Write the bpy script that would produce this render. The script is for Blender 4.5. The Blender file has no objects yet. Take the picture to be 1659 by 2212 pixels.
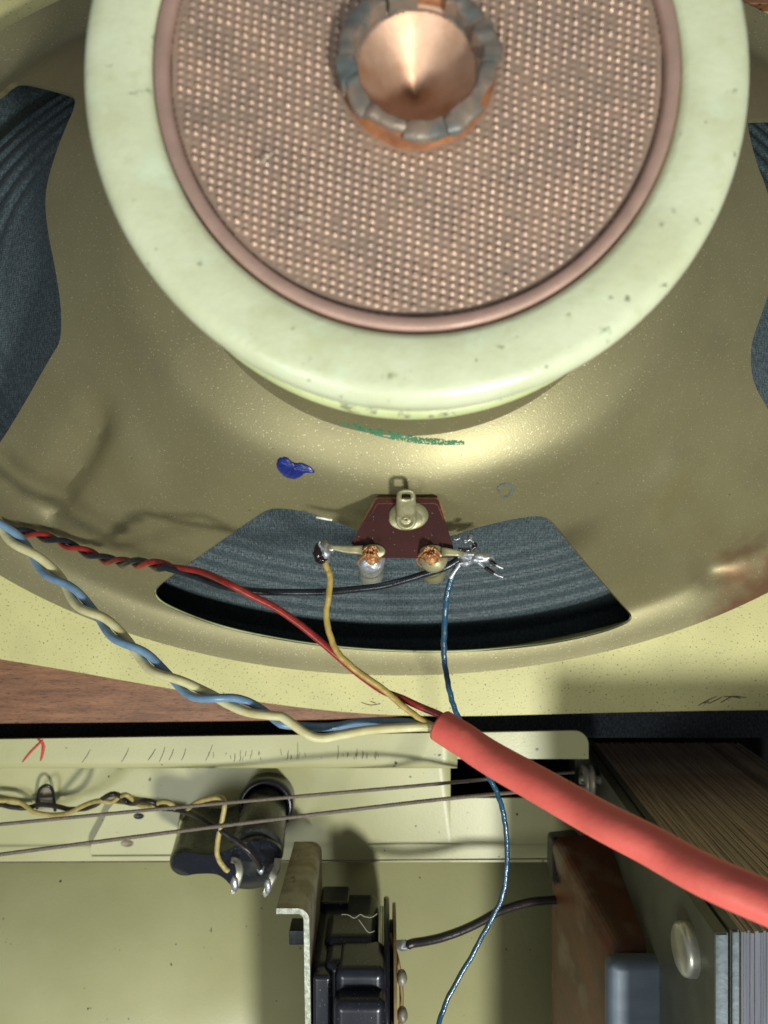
import bpy, bmesh, math, random
from mathutils import Vector, Matrix, noise as mn
random.seed(7)
sc = bpy.context.scene
COL = sc.collection
# ------------------------------------------------------------------ camera
HC = 0.26                      # camera height over the speaker flange (m)
FPX = 1661.0                   # focal length in units of a 1659 x 2212 picture
cam_d = bpy.data.cameras.new('camera'); cam = bpy.data.objects.new('camera', cam_d); COL.objects.link(cam)
cam.location = (0, 0, HC)
cam_d.sensor_fit = 'VERTICAL'; cam_d.sensor_height = 36; cam_d.lens = 36*FPX/2212
cam_d.clip_start = 0.01; cam_d.clip_end = 10
cam_d.dof.use_dof = True; cam_d.dof.focus_distance = 0.205; cam_d.dof.aperture_fstop = 20
sc.camera = cam
# ------------------------------------------------------------------ light
w = bpy.data.worlds.new('World'); sc.world = w; w.use_nodes = True
bg = w.node_tree.nodes['Background']; bg.inputs[0].default_value = (0.80, 0.87, 0.95, 1); bg.inputs[1].default_value = 0.19
def lamp(name, loc, watts, radius, color):
    l = bpy.data.lights.new(name, 'POINT'); l.energy = watts; l.shadow_soft_size = radius; l.color = color
    o = bpy.data.objects.new(name, l); COL.objects.link(o); o.location = loc; return o
lamp('torch_lamp', (0.175, -0.31, 0.50), 12.6, 0.032, (0.97, 1.0, 0.92))
lamp('side_lamp', (-0.20, -0.30, 0.50), 4.0, 0.09, (0.95, 1.0, 0.95))
sc.view_settings.view_transform = 'Standard'; sc.view_settings.look = 'None'
sc.view_settings.exposure = 0.0; sc.view_settings.gamma = 1.0

# ------------------------------------------------------------------ helpers
def D(x, y, z):
    """photo point (1659 x 2212 units) on the level z, as a place in the scene"""
    d = HC - z
    return Vector(((x-829.5)/FPX*d, (1106-y)/FPX*d, z))
def T(col, row, x, y, z):      # notes taken on six enlarged tiles
    return D(col*829.5 + x*0.5, row*553 + y*0.5, z)
def clamp(x, a=0.0, b=1.0): return a if x < a else b if x > b else x
def sm(x, a, b):
    t = clamp((x-a)/(b-a)); return t*t*(3-2*t)
def lerp_tab(tab, x):
    if x <= tab[0][0]: return tab[0][1]
    for (x0, y0), (x1, y1) in zip(tab, tab[1:]):
        if x <= x1: return y0+(y1-y0)*(x-x0)/(x1-x0)
    return tab[-1][1]
def mesh_obj(name, verts, faces, mat, parent=None, smooth=True, bevel=0, label=None):
    me = bpy.data.meshes.new(name); me.from_pydata([tuple(v) for v in verts], [], faces); me.update()
    o = bpy.data.objects.new(name, me); COL.objects.link(o)
    bm = bmesh.new(); bm.from_mesh(me); bmesh.ops.recalc_face_normals(bm, faces=bm.faces); bm.to_mesh(me); bm.free()
    if mat: me.materials.append(mat)
    if smooth: me.shade_smooth()
    if bevel:
        m = o.modifiers.new('bevel', 'BEVEL'); m.width = bevel; m.segments = 3; m.limit_method = 'ANGLE'; m.angle_limit = 0.6
        m.harden_normals = False
        me.shade_smooth()
        for p in me.polygons: p.use_smooth = True
        mod = o.modifiers.new('wn', 'WEIGHTED_NORMAL')
    if parent: put(o, parent)
    if label: o['label'] = label
    return o
def put(o, parent):
    o.parent = parent
    o.matrix_parent_inverse = Matrix.Translation(-parent.location) if parent.type == 'EMPTY' else Matrix.Identity(4)
def thing(name, label, cat, loc=(0, 0, 0), group=None):
    e = bpy.data.objects.new(name, None); COL.objects.link(e); e.location = loc; e.empty_display_size = 0.01
    return tag(e, label, cat, group)
def tag(o, label, cat, group=None):
    o['label'] = label; o['category'] = cat
    if group: o['group'] = group
    return o
def struct(o): o['kind'] = 'structure'; return o

class G:
    """collects geometry for one mesh object"""
    def __init__(s): s.v = []; s.f = []
    def add(s, vs, fs):
        b = len(s.v); s.v += [Vector(v) for v in vs]; s.f += [tuple(i+b for i in f) for f in fs]; return s
    def box(s, x0, x1, y0, y1, z0, z1, fn=None):
        vs = [(x, y, z) for x in (x0, x1) for y in (y0, y1) for z in (z0, z1)]
        if fn: vs = [fn(Vector(v)) for v in vs]
        return s.add(vs, [(0, 1, 3, 2), (4, 6, 7, 5), (0, 4, 5, 1), (2, 3, 7, 6), (0, 2, 6, 4), (1, 5, 7, 3)])
    def prism(s, pts, z0, z1):
        n = len(pts)
        return s.add([(p[0], p[1], z0) for p in pts]+[(p[0], p[1], z1) for p in pts],
                     [tuple(range(n))[::-1], tuple(range(n, 2*n))]+[(i, (i+1) % n, n+(i+1) % n, n+i) for i in range(n)])
    def loft(s, A, B):
        n = len(A)
        return s.add(list(A)+list(B), [tuple(range(n))[::-1], tuple(range(n, 2*n))]+[(i, (i+1) % n, n+(i+1) % n, n+i) for i in range(n)])
    def lathe(s, prof, n=96, c=(0, 0), M=None, close=False, cap=True):
        """prof: (r, z) pairs turned round the vertical through c"""
        vs, fs = [], []
        for r, z in prof:
            for k in range(n):
                a = 2*math.pi*k/n
                v = Vector((r*math.cos(a), r*math.sin(a), z))
                vs.append(M @ v if M else v+Vector((c[0], c[1], 0)))
        m = len(prof)
        for j in range(m if close else m-1):
            for k in range(n):
                k2 = (k+1) % n; j2 = (j+1) % m
                fs.append((j*n+k, j*n+k2, j2*n+k2, j2*n+k))
        if not close:
            if cap and prof[0][0] > 0: fs.append(tuple(range(n)))
            if cap and prof[-1][0] > 0: fs.append(tuple(range((m-1)*n, m*n)))
        return s.add(vs, fs)
    def tube(s, pts, r, n=10, cap=True, step=None):
        pts = [Vector(p) for p in pts]
        R = r if callable(r) else (lambda t: r)
        t0 = (pts[1]-pts[0]).normalized()
        u = t0.orthogonal().normalized()
        vs = []; m = len(pts)
        for i, p in enumerate(pts):
            t = (pts[min(i+1, m-1)]-pts[max(i-1, 0)]).normalized()
            u = (u-t*u.dot(t)).normalized(); v = t.cross(u)
            rr = R(i/(m-1))
            for k in range(n):
                a = 2*math.pi*k/n
                vs.append(p+(u*math.cos(a)+v*math.sin(a))*rr)
        fs = [(i*n+k, i*n+(k+1) % n, (i+1)*n+(k+1) % n, (i+1)*n+k) for i in range(m-1) for k in range(n)]
        if cap: fs += [tuple(range(n))[::-1], tuple(range((m-1)*n, m*n))]
        return s.add(vs, fs)
    def blob(s, c, rx, ry, rz, seed=0, amp=0.25, n=14, rot=None):
        vs = []; m = n//2
        for j in range(m+1):
            th = math.pi*j/m
            for k in range(n):
                a = 2*math.pi*k/n
                q = Vector((math.sin(th)*math.cos(a), math.sin(th)*math.sin(a), math.cos(th)))
                q *= 1+amp*mn.noise(q*1.6+Vector((seed*3.1, seed, 0)))*1.6
                q = Vector((q.x*rx, q.y*ry, q.z*rz))
                if rot: q = rot @ q
                vs.append(Vector(c)+q)
        fs = [(j*n+k, j*n+(k+1) % n, (j+1)*n+(k+1) % n, (j+1)*n+k) for j in range(m) for k in range(n)]
        return s.add(vs, fs)
    def sheet(s, pts, th):
        """thin curved strip of rows, given thickness th along z"""
        return s
    def obj(s, name, mat, parent=None, **kw): return mesh_obj(name, s.v, s.f, mat, parent, **kw)

def cr(pts, per=8, closed=False):
    """Catmull-Rom through pts"""
    P = [Vector(p) for p in pts]; n = len(P); out = []
    rng = n if closed else n-1
    for i in range(rng):
        if closed: a, b, c, d = P[(i-1) % n], P[i], P[(i+1) % n], P[(i+2) % n]
        else: a, b, c, d = P[max(i-1, 0)], P[i], P[i+1], P[min(i+2, n-1)]
        for k in range(per):
            t = k/per
            out.append(0.5*((2*b)+(c-a)*t+(2*a-5*b+4*c-d)*t*t+(3*b-a-3*c+d)*t*t*t))
    if not closed: out.append(P[-1])
    return out
def resample(P, step):
    out = [P[0].copy()]; acc = 0
    for a, b in zip(P, P[1:]):
        L = (b-a).length
        while acc+L >= step:
            t = (step-acc)/L; a = a+(b-a)*t; out.append(a.copy()); L = (b-a).length; acc = 0
            if L < 1e-9: break
        acc += L
    out.append(P[-1].copy()); return out
def chaikin(P, it=2):
    P = [Vector(p) for p in P]
    for _ in range(it):
        Q = []
        for a, b in zip(P, P[1:]+P[:1]): Q += [a*0.75+b*0.25, a*0.25+b*0.75]
        P = Q
    return P
def jitter(P, amp, freq, seed):
    out = []
    for i, p in enumerate(P):
        k = Vector((i*freq, seed*7.3, 0.5))
        out.append(p+Vector((mn.noise(k), mn.noise(k+Vector((0, 3, 0))), mn.noise(k+Vector((0, 0, 5)))))*amp)
    return out

# ------------------------------------------------------------------ materials
def mat_new(name):
    m = bpy.data.materials.new(name); m.use_nodes = True
    return m, m.node_tree.nodes, m.node_tree.links, m.node_tree.nodes['Principled BSDF']
def MAT(name, base, rough=0.5, metal=0.0, var=None, scale=150, bump=0, bscale=2500, stretch=(1, 1, 1), specks=None, dirt=None,
        spec=0.5, coat=0, rvar=0, bump2=0, b2scale=200, aniso=0):
    """var: second colour mixed by a soft noise; specks: (colour, scale, threshold); dirt: (colour, scale, threshold, softness)"""
    m, N, L, B = mat_new(name)
    B.inputs['Base Color'].default_value = (*base, 1); B.inputs['Roughness'].default_value = rough
    B.inputs['Metallic'].default_value = metal; B.inputs['Specular IOR Level'].default_value = spec
    B.inputs['Coat Weight'].default_value = coat; B.inputs['Coat Roughness'].default_value = 0.15
    tc = N.new('ShaderNodeTexCoord'); mp = N.new('ShaderNodeMapping'); mp.inputs['Scale'].default_value = stretch
    L.new(tc.outputs['Object'], mp.inputs[0]); co = mp.outputs[0]
    def noise(scale, detail=4, src=None):
        n = N.new('ShaderNodeTexNoise'); n.inputs['Scale'].default_value = scale; n.inputs['Detail'].default_value = detail
        L.new(src or co, n.inputs['Vector']); return n.outputs['Fac']
    def ramp(fac, a, b):
        r = N.new('ShaderNodeMapRange'); r.inputs['From Min'].default_value = a; r.inputs['From Max'].default_value = b
        L.new(fac, r.inputs['Value']); return r.outputs[0]
    def mix(fac, A, Bc):
        x = N.new('ShaderNodeMix'); x.data_type = 'RGBA'
        L.new(fac, x.inputs[0])
        for s, i in ((A, 6), (Bc, 7)):
            if isinstance(s, tuple): x.inputs[i].default_value = (*s, 1)
            else: L.new(s, x.inputs[i])
        return x.outputs[2]
    c = base
    if var: c = mix(ramp(noise(scale), 0.35, 0.65), c, var)
    if dirt:
        for dc, ds, dt, dsoft in (dirt if isinstance(dirt, list) else [dirt]):
            c = mix(ramp(noise(ds, 6), dt, dt+dsoft), c, dc)
    if specks:
        for scol, ss, st in (specks if isinstance(specks, list) else [specks]):
            c = mix(ramp(noise(ss, 1, tc.outputs['Object']), st, st+0.03), c, scol)
    if not isinstance(c, tuple): L.new(c, B.inputs['Base Color'])
    if rvar:
        rr = N.new('ShaderNodeMapRange'); rr.inputs['To Min'].default_value = rough-rvar; rr.inputs['To Max'].default_value = rough+rvar
        rr.inputs['From Min'].default_value = 0.3; rr.inputs['From Max'].default_value = 0.7
        L.new(noise(scale*1.7, 5), rr.inputs['Value']); L.new(rr.outputs[0], B.inputs['Roughness'])
    last = None
    for amt, s, src in ((bump, bscale, co), (bump2, b2scale, tc.outputs['Object'])):
        if amt:
            b = N.new('ShaderNodeBump'); b.inputs['Strength'].default_value = 1.0; b.inputs['Distance'].default_value = amt
            L.new(noise(s, 3, src), b.inputs['Height'])
            if last: L.new(last, b.inputs['Normal'])
            last = b.outputs[0]
    if last: L.new(last, B.inputs['Normal'])
    m['_'] = 1
    return m

M_pot = MAT('pot_paint', (0.63, 0.66, 0.46), 0.33, var=(0.55, 0.57, 0.37), scale=90, bump=0.00006, bscale=900, bump2=0.0003, b2scale=90,
            dirt=[((0.50, 0.52, 0.30), 260, 0.56, 0.25), ((0.22, 0.24, 0.14), 420, 0.66, 0.08), ((0.66, 0.76, 0.56), 130, 0.60, 0.2)], spec=0.5)
M_edge = MAT('pot_side_and_lit_rim', (0.55, 0.60, 0.30), 0.42, var=(0.48, 0.52, 0.26), scale=120, bump=0.0001, bscale=700, dirt=((0.25, 0.25, 0.15), 350, 0.6, 0.1))
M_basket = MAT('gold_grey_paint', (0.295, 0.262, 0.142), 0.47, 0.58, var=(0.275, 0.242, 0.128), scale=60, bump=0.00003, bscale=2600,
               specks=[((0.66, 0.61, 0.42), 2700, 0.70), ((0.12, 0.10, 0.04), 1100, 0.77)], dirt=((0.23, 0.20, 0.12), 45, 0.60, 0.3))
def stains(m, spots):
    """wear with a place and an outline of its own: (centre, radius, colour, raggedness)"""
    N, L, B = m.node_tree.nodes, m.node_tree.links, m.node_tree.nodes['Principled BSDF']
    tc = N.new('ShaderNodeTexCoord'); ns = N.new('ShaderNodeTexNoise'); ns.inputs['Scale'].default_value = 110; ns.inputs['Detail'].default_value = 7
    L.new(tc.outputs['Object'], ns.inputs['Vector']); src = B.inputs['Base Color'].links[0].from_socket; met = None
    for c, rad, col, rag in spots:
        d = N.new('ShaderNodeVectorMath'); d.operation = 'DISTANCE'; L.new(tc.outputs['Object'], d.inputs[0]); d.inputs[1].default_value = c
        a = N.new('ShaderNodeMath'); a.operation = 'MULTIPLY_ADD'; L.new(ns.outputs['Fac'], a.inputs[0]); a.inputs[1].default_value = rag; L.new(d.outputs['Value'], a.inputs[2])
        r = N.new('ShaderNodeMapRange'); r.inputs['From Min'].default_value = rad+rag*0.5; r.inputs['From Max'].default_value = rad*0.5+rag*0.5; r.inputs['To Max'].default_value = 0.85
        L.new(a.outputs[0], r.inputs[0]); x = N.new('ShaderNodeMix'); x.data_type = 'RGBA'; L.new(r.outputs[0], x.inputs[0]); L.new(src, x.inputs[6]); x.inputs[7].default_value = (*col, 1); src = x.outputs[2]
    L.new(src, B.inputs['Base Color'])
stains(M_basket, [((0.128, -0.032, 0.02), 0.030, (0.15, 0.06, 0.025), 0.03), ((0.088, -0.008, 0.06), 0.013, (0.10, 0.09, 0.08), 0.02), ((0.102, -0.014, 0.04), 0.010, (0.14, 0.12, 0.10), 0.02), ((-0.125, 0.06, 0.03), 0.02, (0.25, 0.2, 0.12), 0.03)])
M_plate = MAT('pale_yellow_paint', (0.60, 0.555, 0.25), 0.48, 0.0, var=(0.53, 0.49, 0.22), scale=50, bump=0.00008, bscale=1600,
              specks=[((0.13, 0.11, 0.04), 1500, 0.672)])
M_copper = MAT('tarnished_copper', (0.47, 0.30, 0.245), 0.55, 0.35, var=(0.40, 0.26, 0.21), scale=220, bump=0.00005, bscale=1800, rvar=0.1)
M_mesh = MAT('dimpled_copper', (0.47, 0.32, 0.235), 0.42, 0.42, var=(0.39, 0.275, 0.21), scale=120, bump=0.00006, bscale=2500, rvar=0.08,
             dirt=[((0.34, 0.24, 0.18), 60, 0.60, 0.3), ((0.08, 0.13, 0.13), 160, 0.73, 0.04)])
M_bright = MAT('turned_copper', (0.62, 0.39, 0.28), 0.50, 0.6, var=(0.52, 0.32, 0.21), scale=300, bump=0.00003, bscale=900, dirt=((0.45, 0.20, 0.08), 120, 0.55, 0.2))
M_tab = MAT('grey_crimped_metal', (0.13, 0.15, 0.145), 0.48, 0.35, var=(0.30, 0.21, 0.155), scale=220, bump=0.0001, bscale=900, rvar=0.12)
M_rust = MAT('rusty_copper', (0.42, 0.17, 0.07), 0.6, 0.3, var=(0.25, 0.10, 0.05), scale=400, bump=0.00008, bscale=1500)
M_zinc = MAT('dull_zinc', (0.36, 0.33, 0.27), 0.5, 0.4, var=(0.22, 0.18, 0.12), scale=160, bump=0.00006, bscale=1800, dirt=((0.10, 0.08, 0.05), 260, 0.60, 0.1), rvar=0.1)
M_cut = MAT('bright_cut_steel', (0.42, 0.44, 0.38), 0.5, 0.6, var=(0.22, 0.23, 0.19), scale=900, bump=0.00012, bscale=2600)
M_solder = MAT('solder', (0.50, 0.53, 0.57), 0.38, 0.75, var=(0.35, 0.36, 0.38), scale=900, bump=0.00015, bscale=900)
M_brass = MAT('tarnished_brass', (0.34, 0.32, 0.19), 0.45, 0.5, var=(0.30, 0.27, 0.15), scale=500, bump=0.00005, bscale=1500, rvar=0.1)
M_tinsel = MAT('copper_tinsel', (0.62, 0.33, 0.14), 0.45, 0.5, var=(0.35, 0.15, 0.06), scale=1200, bump=0.0002, bscale=1800)
M_board = MAT('maroon_phenolic', (0.050, 0.012, 0.010), 0.42, 0, var=(0.038, 0.010, 0.009), scale=200, specks=[((0.30, 0.24, 0.2), 2300, 0.74)], spec=0.3)
M_board_edge = MAT('board_edge', (0.42, 0.20, 0.09), 0.7, 0, var=(0.30, 0.12, 0.05), scale=900)
M_black = MAT('black_bakelite', (0.007, 0.008, 0.014), 0.25, 0, specks=[((0.25, 0.27, 0.25), 2600, 0.75)], bump=0.00003, bscale=700)
M_dusty = MAT('dusty_bakelite', (0.012, 0.012, 0.014), 0.26, 0, var=(0.060, 0.062, 0.055), scale=110, specks=[((0.4, 0.4, 0.34), 2200, 0.75)], bump=0.0001, bscale=700, rvar=0.1)
M_switch = MAT('black_pressed_steel', (0.010, 0.011, 0.020), 0.27, 0.0, var=(0.016, 0.017, 0.026), scale=200, bump=0.00003, bscale=900, stretch=(1, 0.2, 0.2), specks=[((0.35, 0.35, 0.3), 2300, 0.74)])
M_chassis = MAT('cream_chassis_paint', (0.45, 0.43, 0.23), 0.38, 0.0, var=(0.40, 0.385, 0.20), scale=40, bump=0.00004, bscale=1200,
                specks=[((0.05, 0.04, 0.02), 420, 0.765)], spec=0.5)
M_floor = MAT('chassis_floor_paint', (0.45, 0.435, 0.235), 0.38, 0.0, var=(0.40, 0.385, 0.20), scale=30, bump=0.00004, bscale=900, specks=[((0.05, 0.04, 0.02), 420, 0.775)])
M_ink_r = MAT('red_ink', (0.50, 0.05, 0.04), 0.6)
M_ink_b = MAT('blue_paint', (0.006, 0.012, 0.13), 0.32, 0, var=(0.012, 0.03, 0.2), scale=500, bump=0.0001, bscale=900)
M_scratch = MAT('scratch', (0.10, 0.08, 0.04), 0.6)
M_chip = MAT('paint_chip', (0.85, 0.85, 0.78), 0.6)
M_red = MAT('red_wire', (0.30, 0.020, 0.015), 0.33, var=(0.21, 0.013, 0.010), scale=600, bump=0.00005, bscale=1500)
M_redtube = MAT('red_sleeve', (0.78, 0.145, 0.115), 0.42, var=(0.72, 0.125, 0.10), scale=120, bump=0.00010, bscale=450, bump2=0.00003, b2scale=2500, spec=0.45, dirt=((0.50, 0.11, 0.08), 55, 0.60, 0.2))
M_cream = MAT('cream_wire', (0.62, 0.58, 0.34), 0.30, var=(0.52, 0.46, 0.22), scale=300, bump=0.00006, bscale=900)
M_blue = MAT('blue_wire', (0.17, 0.28, 0.40), 0.22, var=(0.12, 0.21, 0.33), scale=300, bump=0.00006, bscale=900)
M_yellow = MAT('yellow_wire', (0.46, 0.34, 0.10), 0.30, var=(0.33, 0.22, 0.05), scale=400, bump=0.00008, bscale=1200)
M_teal = MAT('dark_blue_wire', (0.014, 0.075, 0.14), 0.20, 0, var=(0.01, 0.045, 0.09), scale=500, bump=0.00012, bscale=1500, spec=0.8)
M_blackw = MAT('black_wire', (0.008, 0.011, 0.017), 0.26, 0, var=(0.014, 0.018, 0.024), scale=500, bump=0.00006, bscale=1300)
M_brownw = MAT('brown_black_wire', (0.018, 0.013, 0.014), 0.36, 0, bump=0.0001, bscale=1500)
M_cotton = MAT('old_yellow_wire', (0.44, 0.36, 0.14), 0.45, var=(0.34, 0.26, 0.08), scale=500, bump=0.0001, bscale=1300)
M_coil = MAT('brown_waxed_paper', (0.13, 0.042, 0.015), 0.42, 0, var=(0.075, 0.032, 0.018), scale=90, bump=0.0002, bscale=150, dirt=((0.16, 0.11, 0.07), 70, 0.56, 0.14), bump2=0.00006, b2scale=1500)
M_frame = MAT('grey_green_frame', (0.11, 0.11, 0.075), 0.5, 0.2, var=(0.08, 0.08, 0.055), scale=80, bump=0.00006, bscale=1300)
M_can = MAT('blue_grey_steel', (0.13, 0.16, 0.20), 0.5, 0.3, var=(0.10, 0.12, 0.15), scale=60, stretch=(1, 3, 1), bump=0.00003, bscale=800)
M_boltm = MAT('plated_bolt', (0.62, 0.62, 0.52), 0.34, 0.7, var=(0.45, 0.44, 0.36), scale=200, bump=0.00005, bscale=700)
M_pheno = MAT('brown_wafer', (0.26, 0.17, 0.07), 0.5, 0, var=(0.20, 0.12, 0.05), scale=300)

def cloth_mat(name, base, hi, rough=0.75, s=1500):
    """woven / pressed fibre: fine two-way relief with fuzzy light threads"""
    m, N, L, B = mat_new(name)
    tc = N.new('ShaderNodeTexCoord')
    def wave(ax):
        w1 = N.new('ShaderNodeTexWave'); w1.wave_type = 'BANDS'; w1.bands_direction = ax; w1.inputs['Scale'].default_value = s/4
        w1.inputs['Distortion'].default_value = 2.0; w1.inputs['Detail Scale'].default_value = 1.5; L.new(tc.outputs['Object'], w1.inputs['Vector']); return w1.outputs['Fac']
    mp = N.new('ShaderNodeMapping'); mp.inputs['Scale'].default_value = (1, 0.45, 0.45); L.new(tc.outputs['Object'], mp.inputs[0])
    ns = N.new('ShaderNodeTexNoise'); ns.inputs['Scale'].default_value = s*1.1; ns.inputs['Detail'].default_value = 3; L.new(mp.outputs[0], ns.inputs['Vector'])
    mu = N.new('ShaderNodeMath'); mu.operation = 'MULTIPLY'; L.new(wave('X'), mu.inputs[0]); L.new(wave('Y'), mu.inputs[1])
    r = N.new('ShaderNodeMapRange'); r.inputs['From Min'].default_value = 0.38; r.inputs['From Max'].default_value = 0.66; L.new(ns.outputs['Fac'], r.inputs[0])
    ad = N.new('ShaderNodeMath'); ad.operation = 'MULTIPLY_ADD'; L.new(mu.outputs[0], ad.inputs[0]); ad.inputs[1].default_value = 0.5; L.new(r.outputs[0], ad.inputs[2])
    ha = N.new('ShaderNodeMath'); ha.operation = 'MULTIPLY'; ha.inputs[1].default_value = 0.66; L.new(ad.outputs[0], ha.inputs[0])
    mx = N.new('ShaderNodeMix'); mx.data_type = 'RGBA'; mx.inputs[6].default_value = (*base, 1); mx.inputs[7].default_value = (*hi, 1)
    L.new(ha.outputs[0], mx.inputs[0]); L.new(mx.outputs[2], B.inputs['Base Color'])
    b = N.new('ShaderNodeBump'); b.inputs['Distance'].default_value = 0.00022; L.new(ha.outputs[0], b.inputs['Height']); L.new(b.outputs[0], B.inputs['Normal'])
    B.inputs['Roughness'].default_value = rough
    return m
M_cone = cloth_mat('dark_grey_cone', (0.035, 0.048, 0.055), (0.105, 0.14, 0.155), 0.48, 1700)
M_cloth = cloth_mat('black_grille_cloth', (0.006, 0.007, 0.009), (0.07, 0.09, 0.11), 0.7, 1700)

def wood_mat(name, a, b, stretch, scale=60, rough=0.45):
    m, N, L, B = mat_new(name)
    tc = N.new('ShaderNodeTexCoord'); mp = N.new('ShaderNodeMapping'); mp.inputs['Scale'].default_value = stretch; L.new(tc.outputs['Object'], mp.inputs[0])
    n1 = N.new('ShaderNodeTexNoise'); n1.inputs['Scale'].default_value = scale; n1.inputs['Detail'].default_value = 8; n1.inputs['Roughness'].default_value = 0.7; L.new(mp.outputs[0], n1.inputs['Vector'])
    n2 = N.new('ShaderNodeTexNoise'); n2.inputs['Scale'].default_value = scale*6; n2.inputs['Detail'].default_value = 3; L.new(mp.outputs[0], n2.inputs['Vector'])
    r = N.new('ShaderNodeMapRange'); r.inputs['From Min'].default_value = 0.33; r.inputs['From Max'].default_value = 0.68; L.new(n1.outputs['Fac'], r.inputs[0])
    mx = N.new('ShaderNodeMix'); mx.data_type = 'RGBA'; mx.inputs[6].default_value = (*a, 1); mx.inputs[7].default_value = (*b, 1); L.new(r.outputs[0], mx.inputs[0])
    r2 = N.new('ShaderNodeMapRange'); r2.inputs['From Min'].default_value = 0.58; r2.inputs['From Max'].default_value = 0.70; L.new(n2.outputs['Fac'], r2.inputs[0])
    m2 = N.new('ShaderNodeMix'); m2.data_type = 'RGBA'; L.new(r2.outputs[0], m2.inputs[0]); L.new(mx.outputs[2], m2.inputs[6]); m2.inputs[7].default_value = (a[0]*0.35, a[1]*0.35, a[2]*0.35, 1)
    L.new(m2.outputs[2], B.inputs['Base Color']); B.inputs['Roughness'].default_value = rough
    bp = N.new('ShaderNodeBump'); bp.inputs['Distance'].default_value = 0.0001; L.new(n2.outputs['Fac'], bp.inputs['Height']); L.new(bp.outputs[0], B.inputs['Normal'])
    return m
M_wood = wood_mat('brown_veneer', (0.12, 0.050, 0.022), (0.30, 0.135, 0.065), (1, 9, 1), 55)
M_lam = MAT('oiled_laminations', (0.30, 0.22, 0.15), 0.5, 0.0, var=(0.46, 0.35, 0.24), scale=1500, stretch=(1, 1, 0.03), dirt=((0.03, 0.02, 0.015), 90, 0.58, 0.2), bump=0.0001, bscale=900)
M_lam_end = MAT('lamination_steel', (0.075, 0.085, 0.12), 0.6, 0.2, var=(0.045, 0.05, 0.07), scale=300, stretch=(1, 0.1, 1), bump=0.0001, bscale=900)
M_plate_end = MAT('plated_strap', (0.40, 0.47, 0.50), 0.55, 0.2, var=(0.32, 0.37, 0.40), scale=400, bump=0.0001, bscale=900)

# ================================================================== SETTING
def holed(o, grow=0.0):
    """the oval opening for the speaker cone"""
    g = G(); n = 160
    g.prism([(0.0050+(0.182+grow)*math.cos(2*math.pi*k/n), 0.0670+(0.1150+grow)*math.sin(2*math.pi*k/n)) for k in range(n)], -0.05, 0.05)
    c = g.obj('cutter', None, smooth=False)
    m = o.modifiers.new('hole', 'BOOLEAN'); m.operation = 'DIFFERENCE'; m.object = c; m.solver = 'EXACT'
    while o.modifiers[0] != m: bpy.context.view_layer.objects.active = o; o.modifiers.move(o.modifiers.find('hole'), 0)
    dg = bpy.context.evaluated_depsgraph_get()
    me = bpy.data.meshes.new_from_object(o.evaluated_get(dg)); o.modifiers.clear(); o.data = me
    bpy.data.objects.remove(c)
wl = [D(-700, 1566, -0.0035), D(0, 1564, -0.0035), D(400, 1560, -0.0035), D(700, 1556, -0.0035), D(850, 1549, -0.0035), D(1000, 1535, -0.0035), D(2400, 1500, -0.0035)]
g = G(); g.prism([(p.x, p.y) for p in wl]+[(0.3, 0.30), (-0.30, 0.30)], -0.016, -0.0035)
o = g.obj('wood_panel', M_wood, bevel=0.0006); struct(o); holed(o, 0.011)
g = G(); g.box(-0.45, 0.45, -0.45, 0.45, -0.097, -0.095); struct(g.obj('cabinet_floor', MAT('unlit_black', (0.006, 0.006, 0.006), 0.95, spec=0.1)))
g = G(); g.box(-0.30, 0.30, -0.0812, 0.30, -0.0225, -0.0165)
o = g.obj('grille_cloth', M_cloth); struct(o)
# dark wooden strip along the far edge of the picture
pass

# ================================================================== MOUNTING PLATE
edge = [(-500, 1340), (-200, 1392), (0, 1425), (150, 1450), (300, 1477), (450, 1502), (600, 1523), (720, 1537), (850, 1546), (1000, 1548), (1150, 1545), (1300, 1541), (1500, 1537), (1659, 1535), (2100, 1530), (2500, 1528)]
pl = [D(x, y, 0) for x, y in edge]
pl = cr(pl, 6)
outline = [Vector((p.x, p.y, 0)) for p in pl]+[D(2500, 12, 0), D(1590, 4, 0), D(1560, -60, 0), D(-500, -60, 0)]
g = G(); g.prism(outline, -0.0028, 0.0)
plate = g.obj('mounting_plate', M_plate, bevel=0.0006); holed(plate)
tag(plate, 'pale yellow painted metal plate lying under the speaker, speckled with dark dots', 'plate')
# pencilled scribble near the right corner
def stroke(points, wdt, z, mat, name, parent, per=5, th=0.00015, wob=0.3):
    P = cr([Vector((p[0], p[1], 0)) for p in points], per); vs, fs = [], []
    for i, p in enumerate(P):
        t = (P[min(i+1, len(P)-1)]-P[max(i-1, 0)]).normalized(); nrm = Vector((-t.y, t.x, 0))
        k = wdt*(0.25+0.75*math.sin(math.pi*(i+0.5)/len(P))**0.6)*(1+wob*mn.noise(Vector((i*0.9, wdt*9000, 0))))
        for s_ in (-1, 1):
            q = p+nrm*k*0.5*s_
            zz = z(q.x, q.y) if callable(z) else z
            vs += [Vector((q.x, q.y, zz+th)), Vector((q.x, q.y, zz-th))]
    for i in range(len(P)-1):
        a, b = 4*i, 4*i+4
        fs += [(a, a+2, b+2, b), (a+1, b+1, b+3, a+3), (a, b, b+1, a+1), (a+2, a+3, b+3, b+2)]
    return (vs, fs) if mat is None else mesh_obj(name, vs, fs, mat, parent)
g = G()
for pts in ([(1508, 1524), (1530, 1512), (1548, 1504)], [(1530, 1520), (1545, 1513), (1560, 1505)], [(1556, 1518), (1570, 1510), (1584, 1504), (1612, 1507)], [(1562, 1504), (1590, 1506), (1600, 1509)], [(1520, 1519), (1531, 1516)]):
    g.add(*stroke([D(x, y, 0) for x, y in pts], 0.00028, 0.0, None, '', None))
g.obj('pencil_scribble', M_scratch, plate)
g = G()
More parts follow.
